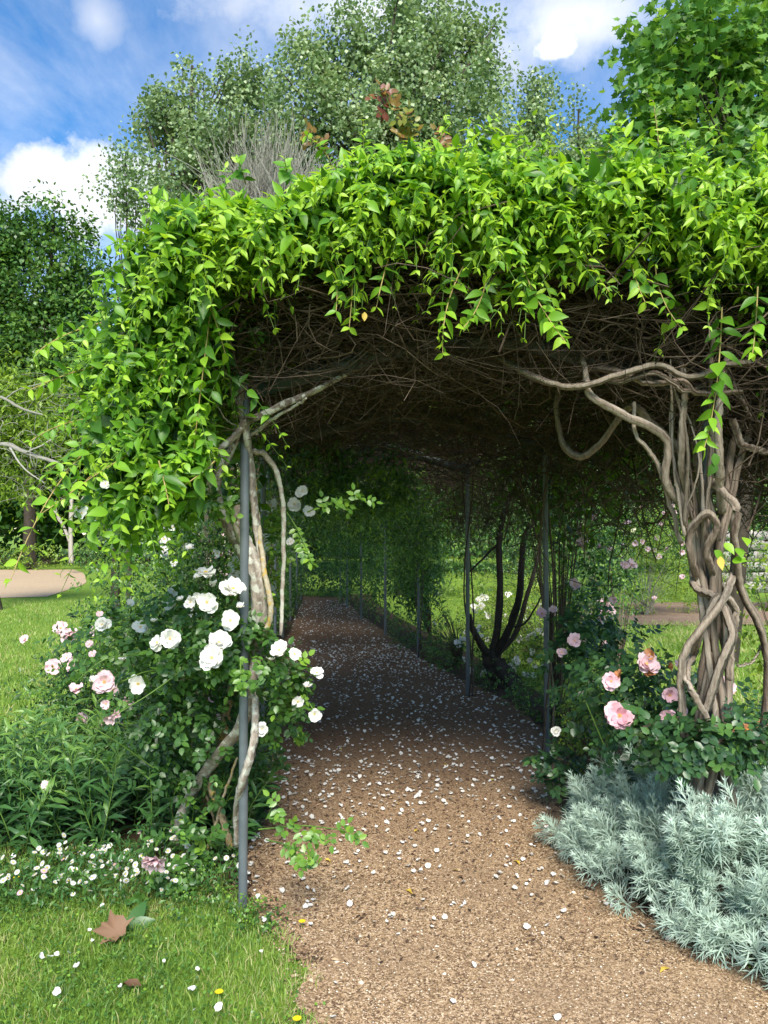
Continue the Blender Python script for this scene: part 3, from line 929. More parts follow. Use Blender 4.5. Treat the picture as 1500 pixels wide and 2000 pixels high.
EXTRA = [  # stems that leave the bundle, traced as photo points with their own distances
    ([(1345, 1000, 3.25), (1300, 940, 3.2), (1300, 860, 3.15), (1230, 815, 3.1), (1160, 775, 3.08), (1150, 740, 3.1), (1140, 690, 3.2)], 0.019, 0.012),
    ([(1350, 1010, 3.3), (1335, 900, 3.12), (1335, 800, 3.08), (1335, 740, 3.1), (1325, 690, 3.2)], 0.015, 0.011),
    ([(1410, 1000, 3.25), (1405, 900, 3.1), (1400, 800, 3.08), (1415, 700, 3.15), (1420, 650, 3.25)], 0.018, 0.012),
    ([(1390, 940, 3.2), (1435, 985, 3.1), (1432, 1040, 3.1), (1440, 1090, 3.15), (1450, 1150, 3.2), (1490, 1230, 3.25), (1500, 1330, 3.3), (1490, 1460, 3.35)], 0.017, 0.014),
    ([(1330, 880, 3.3), (1280, 830, 3.35), (1235, 790, 3.4), (1180, 860, 3.6), (1140, 885, 3.7), (1105, 850, 3.8), (1095, 780, 3.9), (1110, 700, 4.0)], 0.017, 0.013),
    ([(960, 690, 3.5), (1040, 735, 3.15), (1120, 758, 3.05), (1210, 735, 3.0), (1290, 715, 3.0), (1350, 740, 3.0), (1420, 715, 3.05), (1520, 708, 3.1)], 0.012, 0.012),
    ([(1130, 715, 3.3), (1200, 725, 3.1), (1260, 745, 3.05), (1330, 745, 3.0), (1360, 765, 3.02), (1440, 760, 3.1)], 0.014, 0.010),
    ([(1150, 720, 3.5), (1200, 745, 3.1), (1270, 725, 3.03), (1310, 735, 3.0), (1345, 755, 3.02), (1390, 740, 3.2)], 0.010, 0.008),
    ([(1330, 1060, 3.3), (1310, 980, 3.25), (1285, 900, 3.2), (1245, 840, 3.15), (1240, 780, 3.2)], 0.010, 0.007),
    ([(1430, 820, 3.2), (1450, 870, 3.2), (1500, 890, 3.2), (1560, 880, 3.25)], 0.014, 0.012),
    ([(1420, 720, 3.15), (1450, 800, 3.2), (1510, 860, 3.3), (1580, 880, 3.4)], 0.012, 0.010),
    ([(1350, 1290, 3.4), (1365, 1240, 3.2), (1400, 1170, 3.18), (1435, 1190, 3.2), (1430, 1260, 3.2), (1425, 1330, 3.2)], 0.016, 0.014),
    ([(1375, 1390, 3.2), (1400, 1300, 3.15), (1425, 1230, 3.15), (1395, 1160, 3.2), (1350, 1130, 3.3), (1345, 1080, 3.42)], 0.018, 0.016),
    ([(1340, 1470, 3.25), (1335, 1340, 3.2), (1345, 1270, 3.15), (1405, 1190, 3.12), (1430, 1130, 3.2)], 0.016, 0.014),
    ([(1360, 1270, 3.4), (1340, 1320, 3.2), (1360, 1370, 3.15), (1390, 1420, 3.2), (1400, 1500, 3.3)], 0.013, 0.012),
    ([(1380, 1180, 3.42), (1352, 1100, 3.24), (1348, 1040, 3.2), (1378, 1003, 3.15), (1400, 1035, 3.16), (1378, 1075, 3.2), (1392, 1120, 3.25), (1420, 1170, 3.42)], 0.015, 0.014),
    ([(1440, 1300, 3.3), (1470, 1290, 3.3), (1490, 1250, 3.3)], 0.006, 0.004),
]
for pts, a, b in EXTRA:
    vstem([at(*p) for p in pts], a, b, 50)
for k in range(13):      # thin straight stems above the bundle
    px = 1300 + 130 * rng.random()
    p0 = at(px * 0.6 + 1375 * 0.4, 1000 + 60 * rng.random(), 3.2)
    p1 = at(px, 700 + 60 * rng.random(), 3.05 + 0.5 * rng.random())
    vstem([p0, (p0 + p1) / 2 + rng.normal(size=3) * 0.035, p1], 0.004 + 0.006 * rng.random(), 0.004, 20, sides=6)

for i in (1, 2, 3):
    bx_, by_ = RPX[i]
    for k in range(2):
        ph = rng.random() * 6.28
        vstem([(bx_ + 0.045 * math.cos(ph + z * (2.0 + k)), by_ - 0.02 + 0.045 * math.sin(ph + z * (2.0 + k)), z) for z in np.linspace(0, 2.3, 10)], 0.010, 0.006, 36, 'stem', M_TWIG, 0.1, 7)

# ------------------------------------------------------------------ climbing rose on the left post
rng = np.random.default_rng(21)
rose = thing('climbing_rose', 'old climbing rose with lichened grey trunk twisted round the left post', 'climbing rose', at(400, 1640, 3.95) * np.array([1, 1, 0]))


def rstem(pts, a, b, mat=M_RBARK, n=44, name='stem', wob=0.15):
    vstem([at(*p) for p in pts], a, b, n, name, mat, wob, 10, rose)


rstem([(498, 1290, 3.45), (500, 1230, 3.40), (505, 1170, 3.38), (492, 1100, 3.36), (478, 1060, 3.36), (465, 1020, 3.38), (468, 985, 3.4)], 0.047, 0.020, name='trunk')
rstem([(497, 1140, 3.40), (470, 1070, 3.40), (445, 1030, 3.40), (428, 975, 3.38), (430, 930, 3.36), (455, 885, 3.34), (480, 835, 3.27), (545, 800, 3.2), (610, 768, 3.2), (700, 720, 3.4)], 0.022, 0.010)
rstem([(505, 1180, 3.42), (510, 1100, 3.42), (505, 1030, 3.42), (495, 960, 3.40), (490, 890, 3.36), (482, 840, 3.29), (470, 780, 3.3), (475, 720, 3.35)], 0.017, 0.015)
rstem([(500, 1260, 3.36), (525, 1220, 3.34), (532, 1175, 3.33), (520, 1120, 3.35), (512, 1060, 3.40), (505, 990, 3.42), (497, 930, 3.4)], 0.014, 0.010, M_OBARK)
rstem([(548, 1240, 3.6), (552, 1150, 3.6), (556, 1060, 3.55), (555, 990, 3.5), (545, 930, 3.45), (520, 890, 3.4), (497, 880, 3.36)], 0.008, 0.013)
rstem([(480, 830, 3.27), (440, 865, 3.25), (412, 885, 3.22), (405, 850, 3.2), (400, 800, 3.2)], 0.014, 0.006)
rstem([(412, 885, 3.22), (408, 925, 3.24), (425, 960, 3.3)], 0.012, 0.012)
rstem([(440, 880, 3.3), (425, 915, 3.3), (420, 950, 3.32)], 0.020, 0.018)
rstem([(470, 800, 3.28), (455, 770, 3.25), (448, 740, 3.2), (440, 700, 3.2)], 0.010, 0.005)
rstem([(475, 835, 3.3), (445, 820, 3.25), (415, 775, 3.2), (395, 740, 3.2)], 0.004, 0.002)
rstem([(490, 850, 3.3), (530, 820, 3.25), (570, 795, 3.2), (600, 780, 3.15)], 0.009, 0.005)
rstem([(520, 745, 3.3), (510, 700, 3.3), (495, 660, 3.35)], 0.010, 0.006)
rstem([(345, 1650, 3.9), (355, 1590, 3.85), (385, 1530, 3.75), (430, 1470, 3.6), (470, 1410, 3.45), (490, 1340, 3.4), (498, 1270, 3.4)], 0.024, 0.024, name='trunk')
rstem([(390, 1650, 4.0), (400, 1560, 3.95), (420, 1480, 3.85), (435, 1420, 3.7), (450, 1350, 3.6), (480, 1280, 3.5)], 0.022, 0.022, M_OBARK)
rstem([(450, 1655, 3.75), (440, 1610, 3.75), (420, 1555, 3.75), (405, 1500, 3.8), (420, 1400, 3.8)], 0.019, 0.017, M_OBARK)
rstem([(463, 1650, 3.5), (462, 1590, 3.42), (470, 1530, 3.28), (488, 1470, 3.26), (494, 1400, 3.3), (492, 1320, 3.36), (498, 1250, 3.38)], 0.021, 0.018, name='trunk')
rstem([(332, 1660, 3.9), (335, 1600, 3.9), (338, 1540, 3.95), (342, 1460, 4.0)], 0.006, 0.004, M_OBARK)
rstem([(430, 1640, 3.85), (410, 1560, 3.8), (380, 1470, 3.75), (380, 1400, 3.75)], 0.006, 0.004, M_OBARK)
rstem([(405, 1660, 3.8), (440, 1560, 3.7), (465, 1480, 3.6)], 0.007, 0.005, M_OBARK)

lv = Leaves()
rp_paths = []


def rose_clump(rng, lv, c, rad, n, size, tint=0.45, tj=0.2, out=(0, -0.5, 0.5)):
    """compound leaves spread over an ellipsoid, facing outward"""
    v = rvec(rng, n)
    rr = rng.random(n) ** 0.45
    O = np.asarray(c) + v * np.asarray(rad) * rr[:, None]
    N = v + np.asarray(out) * 1.2 + UP * 0.5 + rng.normal(size=(n, 3)) * 0.3
    D = rvec(rng, n) + v * 0.6 - UP * 0.25
    rose_leaves(rng, lv, O, D, N, size * (0.75 + 0.5 * rng.random(n)), tint + rng.normal(size=n) * tj)


for (px, py, d), rad, n, tn in (((420, 1260, 3.35), (.20, .16, .16), 120, .5), ((500, 1290, 3.3), (.14, .12, .14), 70, .45), ((340, 1300, 3.5), (.22, .2, .18), 120, .5),
                                ((560, 1330, 3.45), (.10, .12, .16), 60, .6), ((470, 1200, 3.4), (.12, .12, .10), 36, .45), ((560, 1400, 3.6), (.09, .1, .14), 40, .6),
                                ((380, 1400, 3.6), (.25, .2, .20), 140, .35), ((290, 1400, 3.7), (.2, .2, .2), 90, .4), ((220, 1250, 3.7), (.28, .25, .2), 130, .5), ((350, 1190, 3.6), (.2, .2, .12), 60, .5),
                                ((540, 1050, 3.9), (.10, .1, .14), 24, .75), ((430, 980, 3.25), (.07, .06, .07), 14, .75), ((540, 620, 3.2), (.10, .08, .09), 22, .25), ((480, 640, 3.15), (.05, .05, .05), 8, .6),
                                ((450, 725, 3.2), (.05, .05, .05), 7, .5), ((400, 1510, 3.7), (.22, .12, .14), 60, .35), ((330, 1480, 3.8), (.2, .15, .2), 70, .35), ((370, 1640, 3.6), (.16, .12, .10), 36, .5),
                                ((330, 1720, 3.4), (.14, .12, .08), 26, .5), ((500, 1330, 3.9), (.12, .2, .3), 60, .25), ((510, 1450, 4.2), (.12, .25, .3), 70, .2)):
    rose_clump(rng, lv, at(px, py, d), rad, n, 0.034, tn)
# sprays that stick out over the path
for a, b, n in (((600, 1000, 3.6), (715, 975, 3.4), 9), ((505, 1620, 3.3), (690, 1625, 3.05), 10), ((520, 1640, 3.3), (625, 1690, 3.0), 8), ((520, 1600, 3.3), (545, 1570, 3.2), 4), ((560, 1000, 3.6), (610, 1100, 3.5), 8),
                ((470, 1290, 3.2), (470, 1350, 3.1), 4)):
    A, B = at(*a), at(*b)
    t = np.linspace(0.3, 1, n)[:, None]
    O = A + (B - A) * t
    D = (B - A) * 0.8 + rng.normal(size=(n, 3)) * np.linalg.norm(B - A) * 0.8
    rose_leaves(rng, lv, O, D, np.array([0, -0.9, 0.5]) + rng.normal(size=(n, 3)) * 0.3, 0.034, 0.8)
    p = catmull([A, (A + B) / 2 + UP * 0.02, B], 10)
    V, Q, T = tubes(p[None], 0.0035, 0.0018, 5, rng)
    part('cane', rose, V, Q, M_GREENSTEM, T, True)
# arching green canes
for pts in ([(330, 1260, 3.5), (250, 1280, 3.3), (200, 1290, 3.2), (150, 1330, 3.2)], [(300, 1500, 3.5), (230, 1450, 3.35), (180, 1420, 3.3)], [(380, 1290, 3.4), (300, 1350, 3.25), (220, 1400, 3.2)],
            [(240, 1330, 3.3), (300, 1310, 3.4), (380, 1330, 3.5)], [(390, 1190, 3.4), (405, 1150, 3.3), (402, 1120, 3.25)], [(560, 1360, 3.4), (600, 1370, 3.3), (615, 1395, 3.25)]):
    p = catmull([at(*q) for q in pts], 14)
    V, Q, T = tubes(p[None], 0.003, 0.002, 5, rng)
    part('cane', rose, V, Q, M_GREENSTEM, T, True)
emit(rose, lv, ROUND, M_ROSE, 280, cell=16, smooth=True)

# bronze young shoots that stand above the canopy
lb = Leaves()
for a, b, n, tn in (((800, 320, 3.3), (755, 190, 3.2), 8, .5), ((800, 300, 3.3), (795, 225, 3.2), 7, .8), ((880, 320, 3.3), (865, 265, 3.2), 8, .35), ((640, 320, 3.3), (600, 255, 3.2), 6, .5), ((760, 230, 3.25), (740, 175, 3.2), 5, .1)):
    A, B = at(*a), at(*b)
    t = np.linspace(0.2, 1, n)[:, None]
    D = (B - A) * 0.5 + rng.normal(size=(n, 3)) * 0.12
    rose_leaves(rng, lb, A + (B - A) * t, D, np.array([0, -0.9, 0.5]) + rng.normal(size=(n, 3)) * 0.3, 0.034, tn)
    V, Q, T = tubes(catmull([A, (A + B) / 2 + UP * 0.01, B], 8)[None], 0.003, 0.0018, 5, rng)
    part('cane', rose, V, Q, M_GREENSTEM, T, True)
emit(rose, lb, ROUND, M_BRONZE, 60, cell=8, smooth=True)


# ------------------------------------------------------------------ rose flowers
def petal_mesh(name, mat, cup, tint, seed):
    r = np.random.default_rng(seed)
    n = 5
    V = []
    for i in range(n):
        v = i / (n - 1)
        wid = [0.16, 0.40, 0.56, 0.58, 0.34][i]
        for j in range(n):
            u = j / (n - 1) * 2 - 1
            z = cup * (v ** 1.5) + 0.22 * u * u * v + 0.10 * r.normal() * v - 0.16 * max(0, v - 0.7) * 2
            V.append((u * wid, v + (0.06 if abs(u) < 0.6 and i == n - 1 else 0) - 0.05 * (i == n - 1) * (j == 2), z))
    F = [(i * n + j, i * n + j + 1, (i + 1) * n + j + 1, (i + 1) * n + j) for i in range(n - 1) for j in range(n - 1)]
    T = np.array([np.clip(tint + 0.25 * (i // n) / (n - 1), 0, 1) for i in range(n * n)])
    return make_mesh(name, np.array(V), np.array(F), mat, T, True)


def disc_mesh(name, mat, seed=0):
    """a rounded tuft of stamens"""
    r = np.random.default_rng(seed)
    V, F = [], []
    for k in range(46):
        a, q = 2.4 * k, math.sqrt(k / 46)
        b = np.array([q * math.cos(a) * .6, q * math.sin(a) * .6, 0.0])
        t = b * 1.5 + np.array([0, 0, 0.55 + 0.3 * r.random() - 0.2 * q])
        i = len(V)
        for m in range(3):
            an = m * 2.1 + k
            V.append(b + 0.03 * np.array([math.cos(an), math.sin(an), 0]))
        for m in range(3):
            an = m * 2.1 + k
            V.append(t + 0.085 * np.array([math.cos(an), math.sin(an), 0]))
        V.append(t + np.array([0, 0, .08]))
        F += [(i, i + 1, i + 4), (i, i + 4, i + 3), (i + 1, i + 2, i + 5), (i + 1, i + 5, i + 4), (i + 2, i, i + 3), (i + 2, i + 3, i + 5), (i + 3, i + 4, i + 6), (i + 4, i + 5, i + 6), (i + 5, i + 3, i + 6)]
    return make_mesh(name, np.array(V), np.array(F), mat, None, False)


PW = [[petal_mesh('petal', M_PETAL, c, 0.5, s) for s in range(3)] for c in (0.12, 0.40, 0.75)]
PP = [[petal_mesh('petal', M_PINK, c, t, s + 9) for s in range(3)] for c, t in ((0.18, 0.62), (0.5, 0.5), (0.95, 0.35))]
PF = [[petal_mesh('petal', M_PINK, c, 0.75, s + 19) for s in range(3)] for c in (0.25, 0.6, 1.0)]
PO = [[petal_mesh('petal', M_ORANGE, c, 0.3, s + 29) for s in range(3)] for c in (0.5, 0.9, 1.2)]
DISC = disc_mesh('stamens', M_YELLOW)


def flower(rng, parent, P, face, radius, kind, layers=((6, 0, 1.0), (5, 1, 0.72)), name='flower', droopy=0.0, label=None):
    """a rose: a tuft of stamens and separate petals in whorls; face = direction it looks"""
    face = nrm(np.asarray(face, float))
    q = Vector(face).to_track_quat('Z', 'Y')
    roll = Quaternion((0, 0, 1), rng.random() * 6.28)
    S = radius * 0.20
    M0 = Matrix.Translation(Vector(P)) @ (q @ roll).to_matrix().to_4x4()
    f = link(name, DISC, parent, M0 @ Matrix.Diagonal((S, S, S, 1)), label=label)
    for cnt, lay, sc in layers:
        off = rng.random() * 6.28
        for k in range(cnt):
            a = off + k * 2 * math.pi / cnt + rng.normal() * 0.22
            s = radius * sc * (0.78 + 0.36 * rng.random())
            tilt = rng.normal() * 0.24 + droopy
            M = M0 @ Matrix.Rotation(a, 4, 'Z') @ Matrix.Rotation(tilt, 4, 'X') @ Matrix.Diagonal((s, s, s, 1))
            link('petal', kind[lay][rng.integers(3)], f, M)
    return f


FULL = ((7, 0, 1.0), (6, 1, 0.8), (5, 2, 0.55))
OPEN2 = ((6, 0, 1.0), (5, 1, 0.72))
LOOSE = ((5, 0, 1.0), (2, 1, 0.8))
PX = lambda r_px, d: r_px / FPX * d
tocam = lambda P: nrm(np.array([0, 0, CAM_H]) - P)
WHITES = [(402, 1118, 3.18, 22, OPEN2, (0, -.3, .9)), (455, 1150, 3.2, 26, FULL, (.2, -.5, .8)), (405, 1176, 3.12, 23, OPEN2, (0, -1, .25)), (450, 1212, 3.15, 20, LOOSE, (.1, -.8, .3)),
          (332, 1248, 3.15, 21, FULL, (.1, -1, .2)), (307, 1255, 3.2, 17, OPEN2, (-.4, -.8, .4)), (428, 1255, 3.1, 24, FULL, (.3, -.7, .6)), (414, 1285, 3.05, 26, FULL, (-.1, -.9, .3)),
          (546, 1270, 3.15, 19, OPEN2, (-.2, -.7, .6)), (575, 1278, 3.15, 17, LOOSE, (.4, -.6, .6)), (619, 1314, 3.2, 15, OPEN2, (.2, -.5, .8)), (614, 1395, 3.25, 15, OPEN2, (.3, -.8, .0)),
          (582, 1370, 3.3, 15, LOOSE, (0, -.8, -.2)), (512, 1424, 3.3, 13, OPEN2, (0, -.8, .1)), (200, 1220, 3.5, 16, FULL, (0, -.9, .3)), (275, 1225, 3.5, 16, OPEN2, (0, -.7, .5)),
          (372, 1176, 3.2, 14, LOOSE, (-.2, -.8, .4)), (270, 1335, 3.35, 20, LOOSE, (0, -.8, -.2)), (397, 614, 2.95, 17, OPEN2, (.2, -.8, .1)), (160, 1002, 2.9, 14, LOOSE, (-.2, -.8, .2)),
          (206, 945, 2.9, 10, LOOSE, (0, -.9, .1)), (590, 960, 3.7, 14, OPEN2, (0, -.9, .2)), (340, 1155, 3.6, 14, OPEN2, (0, -.7, .4)), (330, 1180, 3.6, 13, LOOSE, (0, -.7, .4)),
          (575, 985, 3.8, 15, OPEN2, (0, -.9, .3)), (605, 1000, 3.8, 13, LOOSE, (0, -.9, .3)), (568, 1058, 3.7, 9, LOOSE, (0, -.9, .3))]
for px, py, d, r, lay, fc in WHITES:
    P = at(px, py, d)
    flower(rng, rose, P, fc, PX(r, d) * 0.93, PW, lay)
for px, py, d in ((372, 1172, 3.2), (385, 1165, 3.2), (352, 1172, 3.25), (300, 1215, 3.3), (240, 1290, 3.3), (440, 1225, 3.12), (530, 1290, 3.2), (600, 1340, 3.25), (470, 1185, 3.2), (180, 1330, 3.3), (255, 1180, 3.5), (420, 1140, 3.2)):
    flower(rng, rose, at(px, py, d), rng.normal(size=3) * .3 + np.array([0, -.3, .9]), PX(8, d), PW, ((4, 2, 1.0), (3, 2, .8)), 'bud')
PALE = [(204, 1332, 3.2, 19, FULL, (.2, -.9, .2)), (213, 1402, 3.2, 11, LOOSE, (0, -.7, -.5)), (207, 1375, 3.2, 9, LOOSE, (0, -.9, .1)), (180, 1277, 3.4, 7, LOOSE, (0, -.8, .5)),
        (300, 1682, 3.2, 21, FULL, (.1, -.7, -.6)), (48, 1248, 3.6, 8, LOOSE, (0, -.8, .5)), (130, 1285, 3.5, 9, LOOSE, (0, -.8, .5)), (175, 1258, 3.5, 8, LOOSE, (0, -.8, .5)), (88, 1532, 3.7, 7, LOOSE, (0, -.8, .5)),
        (195, 1200, 3.9, 6, LOOSE, (0, -.8, .5))]
for px, py, d, r, lay, fc in PALE:
    flower(rng, rose, at(px, py, d), fc, PX(r, d) * 1.12, PF, lay, label='pale pink rose bloom')

# ------------------------------------------------------------------ pink rose bush at the right post
rng = np.random.default_rng(31)
prose = thing('pink_rose_bush', 'dark leaved rose bush with pink blooms behind the silver foliage', 'rose bush', (1.25, 3.75, 0))
lv = Leaves()
for (px, py, d), rad, n, tn in (((1250, 1340, 3.8), (.30, .2, .16), 130, .5), ((1380, 1400, 3.75), (.28, .2, .16), 120, .55), ((1300, 1450, 3.8), (.40, .2, .18), 150, .4), ((1450, 1430, 3.7), (.2, .2, .14), 60, .5),
                                ((1130, 1280, 4.8), (.25, .3, .28), 110, .4), ((1180, 1360, 4.2), (.25, .25, .25), 110, .4), ((1150, 1230, 5.2), (.2, .3, .25), 60, .45), ((1090, 1500, 4.4), (.12, .2, .18), 60, .3),
                                ((1400, 1500, 3.8), (.4, .15, .12), 80, .3), ((1200, 1250, 4.6), (.28, .2, .14), 60, .5),
                                ((1390, 1455, 3.13), (.24, .07, .11), 130, .55), ((1300, 1420, 3.25), (.14, .08, .08), 40, .5), ((1470, 1430, 3.15), (.12, .08, .08), 30, .5)):
    rose_clump(rng, lv, at(px, py, d), rad, n, 0.040, tn, 0.2)
emit(prose, lv, ROUND, M_PINKROSE, 240, cell=16, smooth=True)
for k in range(16):
    b = np.array([1.15 + 0.5 * rng.random(), 3.7 + 0.3 * rng.random(), 0])
    t = at(1130 + 350 * rng.random(), 1330 + 90 * rng.random(), 3.75 + 0.3 * rng.random())
    V, Q, T = tubes(catmull([b, (b + t) / 2 + rng.normal(size=3) * .04, t], 12)[None], 0.006, 0.003, 6, rng)
    part('cane', prose, V, Q, M_GREENSTEM, T, True)
PINKS = [(1210, 1398, 3.45, 26, FULL, (-.1, -.95, .2), PP), (1262, 1297, 3.6, 22, FULL, (.1, -.8, .5), PF), (1194, 1331, 3.6, 16, OPEN2, (-.3, -.8, .3), PP), (1308, 1358, 3.5, 16, OPEN2, (0, -.95, .1), PP),
         (1307, 1402, 3.45, 17, OPEN2, (-.3, -.8, .1), PP), (1332, 1388, 3.5, 11, LOOSE, (.2, -.8, .3), PF), (1410, 1344, 3.4, 22, FULL, (.1, -.75, .5), PF), (1433, 1443, 3.4, 14, OPEN2, (-.2, -.8, -.1), PP),
         (1122, 1252, 4.4, 13, OPEN2, (0, -.8, .4), PF), (1097, 1275, 4.5, 9, LOOSE, (0, -.8, .4), PF), (1058, 1198, 5.2, 11, OPEN2, (0, -.8, .4), PP), (1086, 1428, 4.2, 9, FULL, (0, -.9, .2), PW),
         (1440, 1480, 3.4, 9, LOOSE, (0, -.5, -.8), PP), (1325, 1297, 3.6, 8, LOOSE, (0, -.5, .8), PF), (1080, 1190, 5.2, 8, LOOSE, (0, -.8, .4), PF)]
for px, py, d, r, lay, fc, kind in PINKS:
    flower(rng, prose, at(px, py, d), fc, PX(r, d) * 1.02, kind, lay)
for px, py, d in ((1305, 1302, 3.6), (1270, 1318, 3.58), (1210, 1318, 3.6), (1270, 1278, 3.6), (1322, 1410, 3.45), (1395, 1375, 3.45), (1415, 1378, 3.45), (1485, 1418, 3.4), (1498, 1410, 3.4), (1460, 1425, 3.4), (1475, 1430, 3.4), (1435, 1425, 3.42)):
    flower(rng, prose, at(px, py, d), rng.normal(size=3) * .5 + np.array([0, -.6, .5]), PX(10, d), PO, ((4, 0, 1.0), (3, 1, .8)), 'faded_flower')

# ------------------------------------------------------------------ silver wormwood
rng = np.random.default_rng(41)
worm = thing('silver_wormwood', 'mass of silver grey feathery wormwood spilling onto the gravel at the right', 'shrub', (1.5, 3.2, 0))


def sprig(seed, h=0.24):
    r = np.random.default_rng(seed)
    lv = Leaves()
    K = 11
    for k in range(K):
        t = (k + 0.5) / K
        z = h * (0.12 + 0.88 * t)
        for m in range(3):
            a = 2.4 * (k * 3 + m) / 1.0 + r.normal() * 0.3
            o = np.array([math.cos(a), math.sin(a), 0])
            el = 0.35 + 0.9 * t ** 2 + r.normal() * 0.12
            d = nrm(o * math.cos(el) + UP * math.sin(el))
            L = (0.10 - 0.055 * t ** 2) * (0.8 + 0.4 * r.random())
            ti = 0.15 + 0.75 * t + r.normal() * 0.12
            n = UP - o * 0.3
            s = nrm(np.cross(d, n))
            P = np.array([0, 0, z])
            lv.add([P], [d], [n], L, 0.0066, ti)
            for sg in (-1, 1):
                lv.add([P + d * L * 0.45], [d + s * sg * 0.65], [n], L * 0.5, 0.0055, ti)
    V, F, T = leaf_geo(lv.get(), KITE2)
    sv_, sq, st = tubes(np.array([[(0, 0, 0), (0.004, 0, h * .5), (0, 0.004, h)]]), 0.0022, 0.0012, 3)
    n0 = len(V)
    return make_mesh('sprig', np.concatenate([V, sv_]), [F, sq + n0], [M_SILVER, M_SSTEM], np.concatenate([T, st]), False,
                     np.concatenate([np.zeros(len(F)), np.ones(len(sq))]))


SPR = [sprig(100 + i, 0.20 + 0.03 * i) for i in range(5)]
SPR_V = []
for m in SPR:
    co = np.zeros(len(m.vertices) * 3, np.float32)
    m.vertices.foreach_get('co', co)
    SPR_V.append(co.reshape(-1, 3))
# outline on the ground: front edge follows the path, back edge at about 4 m
pts = []
while len(pts) < 800:
    y = 2.55 + 1.75 * rng.random()
    x = 0.85 + 1.5 * rng.random()
    left = np.interp(y, [2.5, 2.76, 3.0, 3.25, 3.6, 3.95, 4.3], [1.55, 1.42, 1.22, 1.08, 0.97, 0.95, 1.0])
    back = np.interp(x, [0.9, 1.1, 1.4, 2.3], [4.25, 4.05, 3.75, 3.7])
    if x < left or y > back:
        continue
    e = min((x - left) / 0.35, 1)
    hh = (0.05 + 0.36 * math.sqrt(max(0, e))) * (0.85 + 0.25 * math.sin(x * 9 + y * 4) * math.sin(y * 7))
    pts.append((x, y, hh, e))
for _ in range(46):
    pts.append((1.15 + 0.75 * rng.random(), 3.0 + 0.12 * rng.random(), 0.40 + 0.05 * rng.random(), 0.9))
pts = np.array(pts)
rank = np.argsort(np.abs(pts[:, 1]) - pts[:, 2] * 1.6)
order = np.concatenate([rank])
wV, wF, wT, wM, off = [], [], [], [], 0
for c, i in enumerate(order):
    x, y, hh, e = pts[i]
    tilt = Vector((rng.normal() * 0.40 - 0.55 * (1 - e), rng.normal() * 0.36 - 0.40 * (1 - e) - 0.12, 1.0)).normalized()
    k = rng.integers(5)
    s = 0.72 + 0.36 * rng.random()
    q = tilt.to_track_quat('Z', 'Y') @ Quaternion((0, 0, 1), rng.random() * 6.28)
    M = Matrix.Translation((x, y, max(0.0, hh - 0.10))) @ q.to_matrix().to_4x4() @ Matrix.Diagonal((s, s, s, 1))
    if c < 300:
        link('sprig', SPR[k], worm, M)
    else:
        m = SPR[k]
        A = np.array(M)
        wV.append(SPR_V[k] @ A[:3, :3].T + A[:3, 3])
        n_t = len(m.polygons)
        lt = np.array([p.loop_total for p in m.polygons])
        vi = [tuple(p.vertices) for p in m.polygons]
        wF.append(([np.array(v) + off for v in vi]))
        off += len(SPR_V[k])
# join the rest of the sprigs into one mesh
tri = np.array([f for g in wF for f in g if len(f) == 3])
quad = np.array([f for g in wF for f in g if len(f) == 4])
part('foliage', worm, np.concatenate(wV), [tri, quad], M_SILVER, 0.5 + 0.15 * rng.normal(size=off), kind='stuff')
# woody stems inside the mass
n = 420
O = np.stack([pts[:420, 0], pts[:420, 1], np.zeros(n)], -1)
T_ = O + np.stack([rng.normal(size=n) * .03, rng.normal(size=n) * .03, np.maximum(0.04, pts[:420, 2] - 0.05)], -1)
V, Q, T = tubes(np.stack([O, (O + T_) / 2 + rng.normal(size=(n, 3)) * .01, T_], 1), 0.003, 0.002, 3, rng)
part('stems', worm, V, Q, M_SSTEM, T, kind='stuff')

# ------------------------------------------------------------------ perennial clump with lance leaves, lower left
rng = np.random.default_rng(51)
per = thing('perennial_clump', 'leafy green clump of upright lance leaved stems left of the post', 'plant', (-1.6, 4.2, 0))
lv = Leaves()
n = 230
x = -2.45 + 1.75 * rng.random(n)
y = 3.85 + 0.9 * rng.random(n) + 0.08 * (x + 1.0) * 0
O = np.stack([x, y, np.zeros(n)], -1)
D = np.array([0, -0.15, 1.0]) + rng.normal(size=(n, 3)) * np.array([0.22, 0.16, 0.05])
hgt = (0.42 + 0.25 * rng.random(n)) * np.interp(x, [-2.5, -2.1, -1.2, -0.7], [0.75, 1.0, 1.05, 0.8])
sp = shoots(rng, lv, O, D, hgt, 17, 0.13, 0.026, 0.06, 0.1, 0.75, ups=0.8, grow=0.35, spread=1.0, opp=True, hang=-0.12)
emit(per, lv, LANCE, M_PEREN, 280, cell=14, smooth=True)
V, Q, T = tubes(sp, 0.004, 0.002, 4, rng)
part('stems', per, V, Q, M_GREENSTEM, T, kind='stuff')

